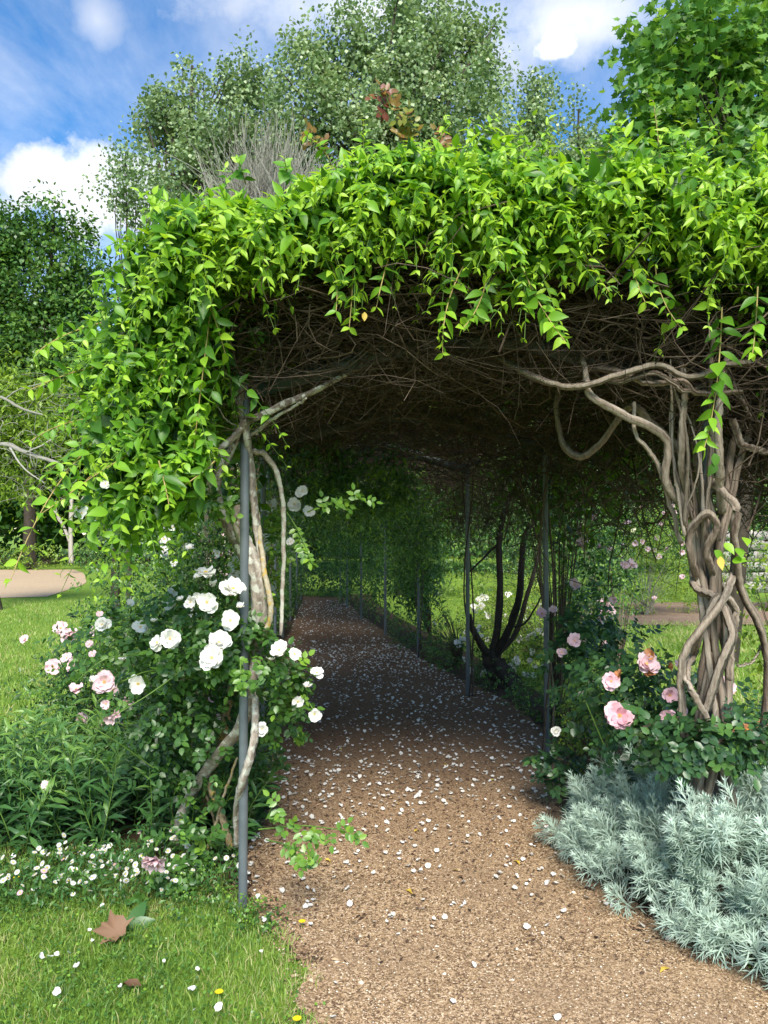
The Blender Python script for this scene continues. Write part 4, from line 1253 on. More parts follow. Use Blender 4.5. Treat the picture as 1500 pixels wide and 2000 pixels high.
# ------------------------------------------------------------------ bushes along and around the tunnel
def bush(name, label, cat, base, blobs, n, leafL, leafW, mat, tmpl, seed, tint=(0.1, 0.8), nparts=0, flowers=0, fmat=None, fsize=0.035, group=None, cell=12, stemmat=None, out=(0, -0.4, 0.5), k=6):
    r = np.random.default_rng(seed)
    b = thing(name, label, cat, base, group)
    lv = Leaves()
    allp = []
    per_ = n // len(blobs) // k
    surf = []
    for (cx, cy, cz, ax, ay, az) in blobs:
        v = rvec(r, per_)
        rr = r.random(per_) ** 0.4
        O = np.array([cx, cy, cz]) + v * np.array([ax, ay, az]) * rr[:, None] * (0.8 + 0.35 * r.random((per_, 1)))
        O[:, 2] = np.maximum(O[:, 2], 0.02)
        surf.append(O[rr > 0.85])
        p = shoots(r, lv, O, v + np.array(out) * 0.7 + r.normal(size=(per_, 3)) * 0.4, leafL * (1.6 + 1.6 * r.random(per_)), k, leafL, leafW, 0.3, tint[0], tint[1], ups=0.6, opp=False, tj=0.15)
        allp.append(p)
    emit(b, lv, tmpl, mat, nparts, cell=cell)
    if max(q[5] for q in blobs) < 0.1:
        return b
    base = np.array(base, float)
    pts = np.concatenate([o for o in surf])[:60]
    S = np.stack([np.stack([base + (q - base) * t + np.array([0, 0, 0.12 * math.sin(t * 3.14)]) for t in np.linspace(0, 1, 6)]) for q in pts])
    V, Q, T = tubes(S, min(0.008, 0.012 * max(b_[5] for b_ in blobs)), 0.0015, 4, r)
    part('branches', b, V, Q, stemmat or M_TWIG, T, kind='stuff')
    if flowers:
        s = np.concatenate(surf)
        px, py, dp = project(s)
        front = s[np.argsort(s[:, 1] + 0.4 * r.random(len(s)) - 0.3 * s[:, 2])][: flowers * 3]
        for q in front[r.permutation(len(front))[:flowers]]:
            flower(r, b, q + np.array([0, -0.03, 0.02]), r.normal(size=3) * .4 + np.array([0, -.8, .5]), fsize * (0.7 + 0.6 * r.random()), fmat, LOOSE)
    return b


# left, outside the tunnel
bush('rose_bush', 'bushy green shrub dotted with faded white blooms beside the lawn', 'rose bush', (-2.3, 6.0, 0),
     [(-1.95, 5.9, .5, .5, .5, .5), (-1.6, 5.5, .55, .5, .5, .55), (-2.2, 6.6, .4, .4, .5, .4), (-1.4, 5.2, .9, .35, .4, .35), (-2.0, 5.0, .40, .40, .4, .45), (-1.75, 4.9, .7, .35, .35, .4)], 16000, 0.045, 0.024, M_ROSE, KITE, 61, (0.2, 0.85), 80, 14, PF, 0.04)
bush('white_rose_shrub', 'tall dark green rose shrub with small cream blooms behind the left post', 'rose bush', (-1.5, 6.6, 0),
     [(-1.55, 6.6, 1.2, .45, .6, .55), (-1.85, 7.4, 1.5, .55, .7, .6), (-1.35, 5.9, 1.5, .35, .4, .5), (-2.1, 6.5, 1.0, .45, .5, .5)], 11000, 0.05, 0.028, M_ROSE, KITE, 62, (0.2, 1.0), 60, 22, PW, 0.038)
bush('low_shrub', 'low yellow green shrub along the inner left edge of the tunnel path', 'shrub', (-1.4, 8.4, 0),
     [(-1.5, 8.2, .35, .25, 1.2, .35), (-1.7, 10, .4, .3, 1.2, .4), (-1.2, 6.3, .35, .25, 0.9, .35)], 6000, 0.05, 0.028, M_ROSE, KITE, 63, (0.2, 0.9), 0, 6, PF, 0.035)
bush('pale_blossom_shrub', 'shrub covered in pale pink white blooms seen through the left side of the tunnel', 'shrub', (-2.3, 14.5, 0),
     [(-2.25, 15.0, 1.6, .5, .8, .7), (-2.2, 17.2, 1.7, .5, .9, .7), (-2.3, 12.6, 1.2, .4, .7, .5), (-2.0, 10.4, 1.0, .35, .5, .45)], 6000, 0.055, 0.035, M_ROSE, KITE, 64, (0.3, 1.0), 0, 60, PF, 0.075)
bush('cream_rose', 'light green rose with cream blooms on the second left post inside the tunnel', 'rose', (-1.0, 5.9, 0),
     [(-1.0, 5.6, 1.65, .22, .3, .25), (-0.85, 5.2, 1.35, .16, .25, .22), (-1.1, 6.6, 1.8, .25, .4, .3), (-1.05, 5.9, 0.9, .2, .3, .4)], 2200, 0.045, 0.030, M_YELLOWG, ROUND, 78, (0.2, 0.9), 30, 18, PW, 0.045)
bush('dark_shrub', 'dark leafy shrub along the left wall of the tunnel', 'shrub', (-2.0, 13.6, 0),
     [(-1.85, 12.0, .45, .3, 1.1, .45), (-2.0, 14.5, .5, .35, 1.2, .5), (-2.15, 17, .6, .4, 1.3, .6)], 7000, 0.08, 0.045, M_OAK, KITE, 65, (0.1, 0.6))
bush('end_shrub', 'dark shrub closing the far end of the tunnel', 'shrub', (-2.6, 20.5, 0),
     [(-2.8, 20.6, 1.0, 1.6, .6, 1.1), (-1.0, 20.2, 1.1, 1.2, .7, 1.1), (-4.2, 19.8, 1.1, 1.0, .8, 1.1), (-2.5, 20.9, 2.2, 2.2, .6, .8), (-1.5, 19.3, .4, .8, .4, .45), (-1.5, 19.8, 1.7, .8, .4, .5)], 9500, 0.10, 0.055, M_OAK, KITE, 66, (0.0, 0.5))
# right side of the tunnel
bush('fine_leaved_shrub', 'small bright green fine leaved shrub at the foot of the second right post', 'shrub', (1.2, 4.6, 0),
     [(1.15, 4.55, .35, .17, .2, .25), (1.25, 4.7, .5, .2, .2, .22)], 1700, 0.026, 0.013, M_YELLOWG, KITE, 67, (0.0, 0.7), 60, cell=8)
bush('daisy_shrub', 'bushy plant with small white blooms at the foot of the third right post', 'shrub', (0.9, 9.3, 0),
     [(0.75, 9.0, .35, .3, .6, .38), (0.55, 10.2, .4, .3, .8, .45), (1.2, 8.8, .25, .4, .4, .3)], 2600, 0.045, 0.022, M_ROSE, KITE, 68, (0.1, 0.8), 0, 20, PW, 0.035)
bush('grassy_shrub', 'loose light green shrub with white flowers beyond the gnarled stump', 'shrub', (1.9, 9.6, 0),
     [(1.7, 9.8, .5, .4, .6, .55), (2.3, 10.6, .6, .5, .6, .6), (1.6, 8.6, .3, .35, .35, .32)], 6000, 0.055, 0.022, M_YELLOWG, LANCE, 69, (0.1, 1.0), 0, 22, PW, 0.04)
bush('meadow_flowers', 'tall grassy tuft of white flowers on the sunny lawn behind the stump', 'flowers', (2.2, 11.6, 0),
     [(1.6, 11.0, .35, .5, .5, .4), (2.4, 11.8, .4, .6, .5, .45), (1.3, 12.6, .4, .6, .5, .45), (2.3, 13.4, .5, .8, .5, .5)], 7000, 0.07, 0.018, M_YELLOWG, LANCE, 77, (0.2, 1.0), 0, 30, PW, 0.045, out=(0, -.2, 1.2))
bush('ground_cover', 'low green ground cover under the right posts of the tunnel', 'ground cover', (1.4, 6.6, 0),
     [(1.55, 6.0, .10, .25, .5, .14), (1.4, 7.0, .10, .25, .5, .14), (1.15, 8.2, .12, .25, .6, .16), (0.7, 9.6, .12, .2, .7, .2), (0.3, 11.2, .15, .2, .8, .25)], 4500, 0.04, 0.024, M_ROSE, KITE, 80, (0.2, 1.0), k=5)
bush('climbing_shrub', 'leafy climber with pale blooms filling the gap between the second and third right posts', 'climber', (1.55, 6.9, 0),
     [(1.5, 6.9, 1.75, .25, .7, .35), (1.75, 6.4, 1.3, .25, .5, .45), (1.35, 8.3, 1.7, .25, .6, .4), (1.9, 7.6, 1.0, .3, .4, .5)], 4200, 0.055, 0.03, M_ROSE, KITE, 79, (0.2, 1.0), 0, 12, PF, 0.045)
bush('hanging_wisteria', 'dark drooping wisteria foliage hanging inside the tunnel', 'climber', (0.7, 11.5, 0),
     [(0.35, 11.2, 1.5, .30, .7, .85), (0.05, 12.8, 1.3, .35, .8, 1.1), (-0.3, 14.5, 1.2, .35, .9, 1.1), (0.5, 10.6, 1.05, .22, .4, .5), (-0.9, 17, 1.2, .4, 1.4, 1.1), (-0.5, 15.5, 1.7, .5, 1.0, .7), (-0.1, 13.2, 1.9, .4, .8, .5)], 17000, 0.10, 0.032, M_ROSE, LANCE, 70, (0.1, 0.9), out=(0, -0.2, -0.9))
bush('wisteria_spray', 'feathery green wisteria leaves hanging under the tunnel roof', 'climber', (-0.4, 6.6, 2.2),
     [(-0.60, 6.2, 2.12, .34, .5, .22), (-0.1, 6.8, 2.1, .36, .5, .24), (0.25, 8.4, 1.85, .35, .5, .38), (-0.95, 9.0, 1.9, .35, .6, .34), (0.4, 9.8, 1.45, .25, .4, .45), (-0.4, 9.6, 2.0, .5, .5, .25)], 11000, 0.095, 0.028, M_ROSE, LANCE, 71, (0.2, 0.95), out=(0, -0.4, -0.8))
bush('leafy_shrub', 'mid green rounded shrub on the lawn side of the tunnel', 'shrub', (2.6, 8.6, 0),
     [(2.7, 9.8, .7, .55, .5, .7), (2.0, 8.0, .55, .35, .35, .5), (3.0, 11.0, 1.1, .6, .5, .7), (2.2, 11.8, 1.5, .7, .6, .8)], 11000, 0.06, 0.03, M_ROSE, KITE, 72, (0.2, 1.0), 0, 12, PF, 0.05)
bush('dry_shrub', 'pale straw and green shrub in the mulch bed behind the lawn', 'shrub', (5.0, 14.8, 0),
     [(4.9, 14.8, .8, .8, .5, .8), (6.2, 15.2, .6, .7, .5, .6), (5.3, 15.0, 1.5, .6, .5, .7)], 8000, 0.07, 0.03, M_YELLOWG, KITE, 73, (0.2, 1.0), 0, 24, PF, 0.06, stemmat=M_GREY)
bush('green_shrub', 'dense green shrub behind the mulch bed at the right', 'shrub', (8.4, 16.0, 0),
     [(8.2, 16, 1.0, 1.0, .8, 1.0), (9.6, 16.6, 1.3, 1.0, .8, 1.2), (7.0, 17, 1.6, 1.2, .8, 1.3)], 10000, 0.08, 0.045, M_ROSE, KITE, 74, (0.2, 1.0))
bush('bright_shrub', 'bright leaved bush beside the vine trunk at the right edge', 'shrub', (2.9, 5.4, 0),
     [(2.9, 5.6, 1.1, .35, .3, .55), (2.75, 5.3, .5, .3, .25, .45)], 1300, 0.06, 0.032, M_YELLOWG, KITE, 75, (0.2, 1.0), 40)
bush('back_shrub', 'tall dark hedge shrub behind the shrubs right of the tunnel', 'shrub', (4.0, 19.0, 0),
     [(2.6, 19, 1.6, 1.4, .8, 1.7), (4.6, 19.4, 1.9, 1.5, .8, 1.9), (0.8, 19.6, 1.6, 1.4, .8, 1.7), (6.8, 19.6, 1.8, 1.5, .8, 1.9)], 18000, 0.10, 0.06, M_OAK, KITE, 76, (0.1, 0.9))

# gnarled stump in the tunnel
rng = np.random.default_rng(77)
gn = thing('gnarled_tree', 'dark gnarled stump with thin forked branches beside the tunnel path', 'tree', at(990, 1345, 8.0) * np.array([1, 1, 0]))


def gstem(pts, a, b, name='branch', wob=0.1):
    vstem([at(*p) for p in pts], a, b, 30, name, M_DBARK, wob, 9, gn)


gstem([(1000, 1352, 8.0), (990, 1335, 8.0), (975, 1310, 8.0), (962, 1290, 8.0), (955, 1272, 8.0)], 0.15, 0.07, 'trunk', 0.16)
gstem([(960, 1285, 8.0), (940, 1260, 7.95), (920, 1230, 7.9), (912, 1200, 7.85)], 0.04, 0.025)
gstem([(958, 1285, 8.0), (970, 1230, 8.0), (977, 1150, 8.05), (976, 1060, 8.1), (990, 990, 8.1), (1020, 935, 8.1), (1040, 880, 8.1)], 0.04, 0.02)
gstem([(962, 1288, 8.0), (990, 1235, 7.95), (1012, 1170, 7.9), (1018, 1100, 7.9), (1025, 1045, 7.9), (1055, 1005, 7.9), (1090, 970, 7.9)], 0.045, 0.02)
gstem([(965, 1285, 8.0), (1005, 1240, 8.1), (1030, 1160, 8.1), (1048, 1100, 8.1), (1055, 1040, 8.1)], 0.03, 0.013)
gstem([(975, 1060, 8.1), (945, 1090, 8.0), (915, 1120, 7.8)], 0.014, 0.008)
gstem([(1005, 1225, 8.0), (1030, 1215, 8.0), (1060, 1170, 8.0)], 0.014, 0.007)
gstem([(1000, 975, 8.1), (985, 950, 8.1), (980, 920, 8.1)], 0.012, 0.007)

# ------------------------------------------------------------------ trees behind
def tree(name, label, base, trunk_r, blobs, n_cl, per_cl, leafL, leafW, mat, tmpl, seed, cl_r=0.5, tint=(0.1, 0.9), bark=None, nparts=0, group=None, limbs=40, droop=0.3, cat='tree', flat=1.0, ragged=0.45):
    r = np.random.default_rng(seed)
    t = thing(name, label, cat, base, group)
    base = np.array(base, float)
    blobs = np.array(blobs, float)
    vol = blobs[:, 3] * blobs[:, 4] * blobs[:, 5]
    which = r.choice(len(blobs), n_cl, p=vol ** 0.8 / (vol ** 0.8).sum())
    v = rvec(r, n_cl)
    rr = r.random(n_cl) ** 0.45 * (0.98 - ragged / 2 + ragged * r.random(n_cl))
    C = blobs[which, :3] + v * blobs[which, 3:] * rr[:, None]
    C[:, 2] = np.maximum(C[:, 2], 0.3)
    lv = Leaves()
    cl = np.repeat(np.arange(n_cl), per_cl)
    m = len(cl)
    cs = cl_r * (0.6 + 0.8 * r.random(n_cl))
    off = np.clip(r.normal(size=(m, 3)), -1.7, 1.7) * cs[cl][:, None] * np.array([0.5, 0.5, 0.42 * flat])
    P = C[cl] + off
    Nn = UP * 0.7 + v[cl] * 0.5 + r.normal(size=(m, 3)) * 0.55
    D = rvec(r, m) + off / np.maximum(cs[cl][:, None], .01) * 0.6 - UP * droop
    ti = tint[0] + (tint[1] - tint[0]) * (0.6 * r.random(m) + 0.4 * r.random(n_cl)[cl])
    s = 0.75 + 0.5 * r.random(m)
    lv.add(P, D, Nn, leafL * s, leafW * s, ti)
    emit(t, lv, tmpl, mat, nparts, cell=14, stuff='crown')
    top = blobs[np.argmax(blobs[:, 2] + blobs[:, 5])]
    tp = np.array([top[0], top[1], top[2] + 0.55 * top[5]])
    tr = catmull([base - UP * 0.1, base + (tp - base) * 0.33 + r.normal(size=3) * trunk_r * 1.2 * np.array([1, 1, 0]), base + (tp - base) * 0.66 + r.normal(size=3) * trunk_r * 1.2 * np.array([1, 1, 0]), tp], 22)
    V, Q, T = tubes(tr[None], trunk_r, trunk_r * 0.15, 10, r, 0.06)
    part('trunk', t, V, Q, bark or M_TBARK, T, True)
    pk = r.permutation(n_cl)[:limbs]
    S = []
    for q in C[pk]:
        f = np.clip((q[2] - base[2]) / (tp[2] - base[2]) * 0.75 - 0.05, 0.15, 0.9)
        a = tr[int(f * 21)]
        mid = (a + q) / 2 + UP * 0.1 * np.linalg.norm(q - a) + r.normal(size=3) * 0.05 * np.linalg.norm(q - a)
        S.append(catmull([a, mid, q], 8))
    V, Q, T = tubes(np.array(S), trunk_r * 0.25, trunk_r * 0.04, 5, r)
    part('limbs', t, V, Q, bark or M_TBARK, T)
    return t


def blob(px, py, d, rxp, ryp, ry=None):
    c = at(px, py, d)
    a, b = rxp / FPX * d, ryp / FPX * d
    return (c[0], c[1], c[2], a, ry or a, b)


def gbase(px, d):
    p = at(px, 1000, d)
    return (p[0], p[1], 0.0)


G = 'poplars behind the pergola'
tree('poplar_tree', 'tallest poplar, its silvery green crown filling the sky above the pergola', gbase(790, 20), 0.30,
     [blob(790, 60, 20, 125, 90), blob(690, 120, 20, 105, 110), blob(600, 150, 20, 70, 90), blob(870, 130, 20, 110, 120), blob(770, 230, 20, 190, 130), blob(960, 180, 20, 45, 130), blob(640, 290, 20, 150, 110), blob(880, 320, 20, 160, 100), blob(740, 420, 20, 200, 110), blob(930, 90, 20, 50, 60)],
     620, 88, 0.105, 0.095, M_POPLAR, KITE2, 81, 0.40, (0, 1), group=G, limbs=120, flat=1.7)
tree('poplar_tree', 'poplar with a ragged crown standing left of the tallest one', gbase(400, 21), 0.24,
     [blob(375, 160, 21, 50, 60), blob(480, 180, 21, 60, 70), blob(320, 230, 21, 60, 60), blob(420, 270, 21, 120, 80), blob(290, 250, 21, 50, 40), blob(400, 370, 21, 130, 70), blob(520, 300, 21, 70, 110)],
     240, 84, 0.105, 0.095, M_POPLAR, KITE2, 82, 0.38, (0, 1), group=G, limbs=80, flat=1.7)
tree('poplar_tree', 'slim poplar spire in the gap between the tallest poplar and the maple', gbase(1050, 22), 0.18,
     [blob(1050, 180, 22, 32, 45), blob(1040, 260, 22, 55, 60), blob(1060, 350, 22, 70, 70), blob(990, 320, 22, 50, 60)],
     105, 80, 0.105, 0.095, M_POPLAR, KITE2, 83, 0.34, (0, 1), group=G, limbs=40, flat=1.7)
tree('poplar_tree', 'low poplar just left of the maple tree', gbase(1150, 24), 0.18,
     [blob(1130, 240, 24, 38, 50), blob(1160, 310, 24, 60, 60), blob(1200, 350, 24, 60, 60)], 90, 80, 0.11, 0.10, M_POPLAR, KITE2, 84, 0.45, (0, 1), group=G, limbs=30)
tree('sapling', 'thin sparse grey green sapling at the left end of the poplars', gbase(255, 17), 0.07,
     [blob(245, 320, 17, 50, 40), blob(280, 390, 17, 70, 60), blob(225, 375, 17, 35, 40)], 60, 44, 0.085, 0.07, M_POPLAR, KITE2, 85, 0.40, (0, 0.8), limbs=14)
tree('maple_tree', 'dense dark green maple with big lobed leaves at the upper right', gbase(1420, 9.5), 0.11,
     [blob(1330, 60, 9, 105, 110, .7), blob(1300, 180, 9, 90, 110, .7), blob(1400, 160, 9.3, 150, 170, .9), blob(1490, 60, 9.5, 140, 130, .9), blob(1480, 260, 9, 110, 120, .8), blob(1270, 270, 9, 70, 70, .6), blob(1390, 330, 9, 140, 110, .8), blob(1540, 380, 9, 100, 120, .8)],
     350, 25, 0.105, 0.115, M_MAPLE, MAPLE, 86, 0.34, (0.0, 1.0), ragged=0.12, nparts=200, limbs=60)
tree('lime_tree', 'large dark green tree at the far left edge behind the lawn', gbase(60, 34), 0.28,
     [blob(40, 470, 34, 70, 60), blob(105, 440, 34, 45, 45), blob(160, 470, 35, 35, 50), blob(-10, 460, 34, 50, 50), blob(20, 580, 34, 110, 80), blob(150, 590, 34, 50, 70), blob(100, 660, 34, 100, 60), blob(190, 570, 35, 45, 60), blob(130, 530, 34, 60, 50), blob(40, 730, 34, 130, 120), blob(160, 760, 34, 120, 120), blob(-60, 520, 34, 100, 110)],
     520, 90, 0.24, 0.13, M_OAK, KITE2, 87, 0.70, (0, 1), limbs=50)
tree('oak_tree', 'broad dark tree behind the bare pale trunk at the left', gbase(200, 40), 0.4,
     [blob(60, 880, 40, 180, 110), blob(230, 850, 40, 140, 120), blob(360, 860, 40, 120, 130), blob(20, 980, 39, 120, 70), blob(330, 960, 40, 150, 80)], 360, 80, 0.34, 0.24, M_OAK, KITE2, 88, 1.2, (0, 0.8), limbs=40)
tree('conifer_shrub', 'yellow green feathery shrub at the left edge of the lawn', gbase(0, 16), 0.10,
     [blob(0, 780, 16, 90, 45), blob(50, 850, 16, 80, 40), blob(-30, 930, 16, 80, 50)], 120, 60, 0.16, 0.05, M_YELLOWG, KITE2, 89, 0.5, (0, .9), limbs=30, cat='shrub')
tree('far_tree', 'distant dark tree behind the far end of the tunnel', gbase(600, 32), 0.4,
     [blob(620, 780, 32, 200, 160), blob(800, 800, 32, 200, 160), blob(560, 950, 32, 200, 90), blob(820, 960, 32, 200, 90)], 300, 60, 0.36, 0.26, M_OAK, KITE2, 90, 1.3, (0, .8), limbs=40)
tree('far_tree', 'distant green tree behind the shrubs right of the tunnel', gbase(1150, 30), 0.4,
     [blob(1050, 780, 30, 170, 150), blob(1250, 760, 30, 170, 160), blob(1420, 780, 30, 170, 160), blob(1100, 940, 30, 200, 90), blob(1400, 940, 30, 200, 90), blob(1560, 850, 30, 170, 160)], 420, 60, 0.34, 0.25, M_OAK, KITE2, 91, 1.2, (0, 1), limbs=40)

# a far wood that reads as one mass round the garden
rng = np.random.default_rng(99)
n_cl, per_ = 1500, 44
ang = R(-62) + R(124) * rng.random(n_cl)
dist = 46 + 16 * rng.random(n_cl)
hh = 9 + 2.5 * np.sin(ang * 9) + 1.5 * np.sin(ang * 23)
C = np.stack([np.sin(ang) * dist, np.cos(ang) * dist, hh * rng.random(n_cl) ** 0.8], -1)
cl = np.repeat(np.arange(n_cl), per_)
P = C[cl] + rng.normal(size=(len(cl), 3)) * np.array([1.0, 1.0, .7])
P[:, 2] = np.maximum(P[:, 2], 0.05)
lv = Leaves()
lv.add(P, rvec(rng, len(cl)) - UP * .3, UP * .7 + rng.normal(size=(len(cl), 3)) * .6 + np.array([0, -.5, 0]), 0.6, 0.5, 0.7 * rng.random(len(cl)) + 0.3 * rng.random(n_cl)[cl])
V, F, T = leaf_geo(lv.get(), KITE2)
link('woodland', make_mesh('woodland', V, F, M_OAK, T), None, None, 'far dark green wood closing the garden along the horizon', 'wood', None, 'stuff')

# pale bare trunk far left, lichened branches at the left edge
rng = np.random.default_rng(95)
bt = thing('bare_tree', 'slender pale bare tree at the far edge of the lawn', 'tree', gbase(138, 30))
for pts, a, b in (([(139, 1100, 30), (138, 1060, 30), (139, 1000, 30), (142, 950, 30)], .10, .06), ([(138, 1062, 30), (125, 1030, 30), (112, 1005, 30), (95, 985, 30)], .07, .03),
                  ([(139, 1010, 30), (155, 985, 30), (170, 960, 30)], .05, .02), ([(120, 1022, 30), (112, 1010, 30), (108, 980, 30)], .04, .02)):
    vstem([at(*p) for p in pts], a, b, 20, 'branch', M_PBARK, 0.05, 7, bt)
lb_ = thing('lichened_shrub', 'bare pale lichen covered branches reaching in from the left edge', 'shrub', gbase(-120, 6.5))
for pts, a, b in (([(-120, 1120, 6.5), (-60, 900, 6.5), (0, 868, 6.5), (50, 885, 6.4), (110, 905, 6.3)], .03, .012), ([(-80, 940, 6.5), (-30, 800, 6.5), (0, 778, 6.5), (40, 800, 6.4), (80, 815, 6.3)], .024, .008),
                  ([(50, 885, 6.4), (80, 870, 6.3), (110, 850, 6.3)], .009, .004), ([(20, 875, 6.4), (50, 915, 6.3), (90, 945, 6.3)], .010, .004), ([(10, 780, 6.5), (40, 760, 6.4), (90, 750, 6.3)], .008, .003)):
    vstem([at(*p) for p in pts], a, b, 26, 'branch', M_GREY, 0.15, 7, lb_)
n = 80
O = np.stack([at(-20 + 170 * rng.random(), 740 + 230 * rng.random(), 6.3 + 0.4 * rng.random()) for _ in range(n)])
V, Q, T = tubes(twigs(rng, O, rng.normal(size=(n, 3)) * np.array([1, .4, .6]), 0.15 + 0.3 * rng.random(n)), 0.003, 0.0015, 3, rng)
part('twigs', lb_, V, Q, M_GREY, T, kind='stuff')
lv = Leaves()
n = 1500
O = np.stack([at(-30 + 190 * rng.random(), 760 + 60 * (k % 4) + 40 * rng.normal(), 6.5 + 0.5 * rng.random()) for k in range(n)])
lv.add(O, rvec(rng, n) - UP * .2, UP + rng.normal(size=(n, 3)) * .6, 0.05, 0.018, rng.random(n))
emit(lb_, lv, KITE, M_YELLOWG, 0)

# dry grey brush on top of the canopy, left of centre
rng = np.random.default_rng(96)
db = thing('dry_brush', 'dry grey brown brush of fine twigs on top of the leafy roof', 'brush', at(530, 420, 4.6))
n = 1500
O = np.stack([at(430 + 200 * rng.random(), 400, 4.3 + 1.0 * rng.random()) for _ in range(n)])
O[:, 2] = 3.25 + 0.15 * rng.random(n)
hx = np.clip(1 - np.abs((O[:, 0] - at(545, 400, 4.8)[0]) / 0.38), 0.15, 1)
t = np.linspace(0, 1, 5)[None, :, None]
D = nrm(np.array([0, 0, 1.0]) + rng.normal(size=(n, 3)) * 0.35)
S = O[:, None] + D[:, None] * t * (0.30 + 0.42 * hx * (0.6 + 0.4 * rng.random(n)))[:, None, None] + rvec(rng, n)[:, None] * 0.05 * np.sin(t * 3.14)
V, Q, T = tubes(S, 0.0028, 0.0015, 3, rng)
part('twigs', db, V, Q, M_GREY, T, kind='stuff')

# spiky grey palm-like plant in the left background
rng = np.random.default_rng(97)
yc = thing('yucca', 'spiky grey green yucca behind the shrubs at the left', 'yucca', at(225, 1120, 14) * np.array([1, 1, 0]))
c = at(225, 1055, 14)
lv = Leaves()
n = 90
v = rvec(rng, n)
v[:, 2] = np.abs(v[:, 2]) * 0.9 - 0.25
lv.add(np.repeat(c[None], n, 0) + v * 0.05, v, UP + rng.normal(size=(n, 3)) * .2, 0.62, 0.045, rng.random(n))
emit(yc, lv, LANCE, M_PALM, 60, cell=3)
V, Q, T = tubes(np.array([[(c[0], c[1], -0.05), (c[0], c[1], c[2] * .5), tuple(c)]]), 0.09, 0.07, 8, rng, 0.1)
part('trunk', yc, V, Q, M_TBARK, T)

# low hedge plants at the far edge of the lawn
for k, (px, d, w, h, mt) in enumerate(((60, 33, 1.7, .9, M_YELLOWG), (190, 34, 1.6, .9, M_OAK), (-20, 34, 1.6, 1.0, M_OAK), (300, 33, 2.0, 1.2, M_ROSE))):
    b = gbase(px, d)
    bush('edging_shrub', ['low yellowish shrub left of the bare pale trunk', 'low dark shrub right of the bare pale trunk', 'low dark shrub at the far left frame edge', 'low green shrub behind the yucca'][k], 'shrub', b,
         [(b[0], b[1], h * .5, w, .7, h * .55)], 900, 0.16, 0.09, mt, KITE, 120 + k, (0.1, 0.9), k=5)

# stone wall behind the shrubs at the right
wall = thing('stone_wall', 'pale grey dry stone wall behind the shrubs at the right edge', 'wall', (11.5, 20.5, 0))
rng = np.random.default_rng(98)
z0 = 0.0
for c_ in range(6):
    hh = 0.24 + 0.06 * rng.random()
    xx = 8.6 + 0.4 * rng.random()
    while xx < 14:
        ww = 0.4 + 0.5 * rng.random()
        a, b_, dp = xx + .012, xx + ww - .012, 0.02 * rng.normal()
        bx = np.array([(sx, sy, sz) for sz in (z0 + .012, z0 + hh - .012) for sy in (20.5 + dp, 20.9) for sx in (a, b_)])
        bx = bx + rng.normal(size=bx.shape) * 0.012
        part('stone', wall, bx, np.array([(0, 2, 3, 1), (4, 5, 7, 6), (0, 1, 5, 4), (2, 6, 7, 3), (0, 4, 6, 2), (1, 3, 7, 5)]), M_STONE)
        xx += ww
    z0 += hh

# ------------------------------------------------------------------ lawn, daisies, petals, litter, gravel
rng = np.random.default_rng(131)


def grass(name, label, x, y, h, seed, wide=0.004, tint=0.45):
    r = np.random.default_rng(seed)
    n = len(x)
    O = np.stack([x, y, np.zeros(n)], -1)
    lean = r.normal(size=(n, 3)) * np.array([0.5, 0.5, 0])
    H = h * (0.5 + r.random(n))
    sd = nrm(r.normal(size=(n, 3)) * np.array([1, 1, 0])) * wide * (0.7 + 0.6 * r.random((n, 1)))
    m = O + (UP * 0.6 + lean * 0.35) * H[:, None]
    t = O + (UP * 0.95 + lean * 1.0) * H[:, None]
    V = np.stack([O - sd * .6, O + sd * .6, m + sd * .5, m - sd * .5, t], 1).reshape(-1, 3)
    b = np.arange(n)[:, None] * 5
    F3 = np.concatenate([b + np.array([[0, 1, 2]]), b + np.array([[0, 2, 3]]), b + np.array([[3, 2, 4]])])
    T = np.repeat(np.clip(tint + r.normal(size=n) * 0.24 + 0.22 * np.sin(x * 5) * np.sin(y * 4) + 0.16 * np.sin(x * 17 + 2) * np.sin(y * 13) + 0.6 * (r.random(n) < 0.07), 0, 1), 5)
    return link(name, make_mesh(name, V, F3, M_GRASS, T), label=label, category='grass', kind='stuff')


n = 75000
y = 2.2 + 2.3 * rng.random(n)
x = -2.9 + 3.0 * rng.random(n)
edge = pl_at(y) + 0.04 * np.sin(y * 23) + rng.normal(size=n) * 0.03
bedge = np.interp(x, [-2.9, -1.7, -0.9, -0.6, -0.45], [4.2, 4.05, 3.75, 3.42, 3.3]) + rng.normal(size=n) * 0.06
ok = (x < edge) & (y < bedge)
grass('grass', 'short green lawn grass beside the gravel in the near left corner', x[ok], y[ok], 0.034, 132, 0.0028, 0.52)
n = 60000
y = 4.6 + 13.5 * rng.random(n) ** 1.3
x = -y * (0.62 * rng.random(n) + 0.10) - 1.3
ok = x < lx_at(y) - 1.3
grass('grass', 'bright green lawn stretching back along the left of the pergola', x[ok], y[ok], 0.05, 133, 0.007, 0.6)
n = 80000
y = 4.2 + 9.3 * rng.random(n) + 0.25 * rng.normal(size=n)
x = rx_at(y) + 0.85 + 9 * rng.random(n)
grass('grass', 'bright green lawn seen through the right side of the pergola', x, y, 0.05, 134, 0.007, 0.62)

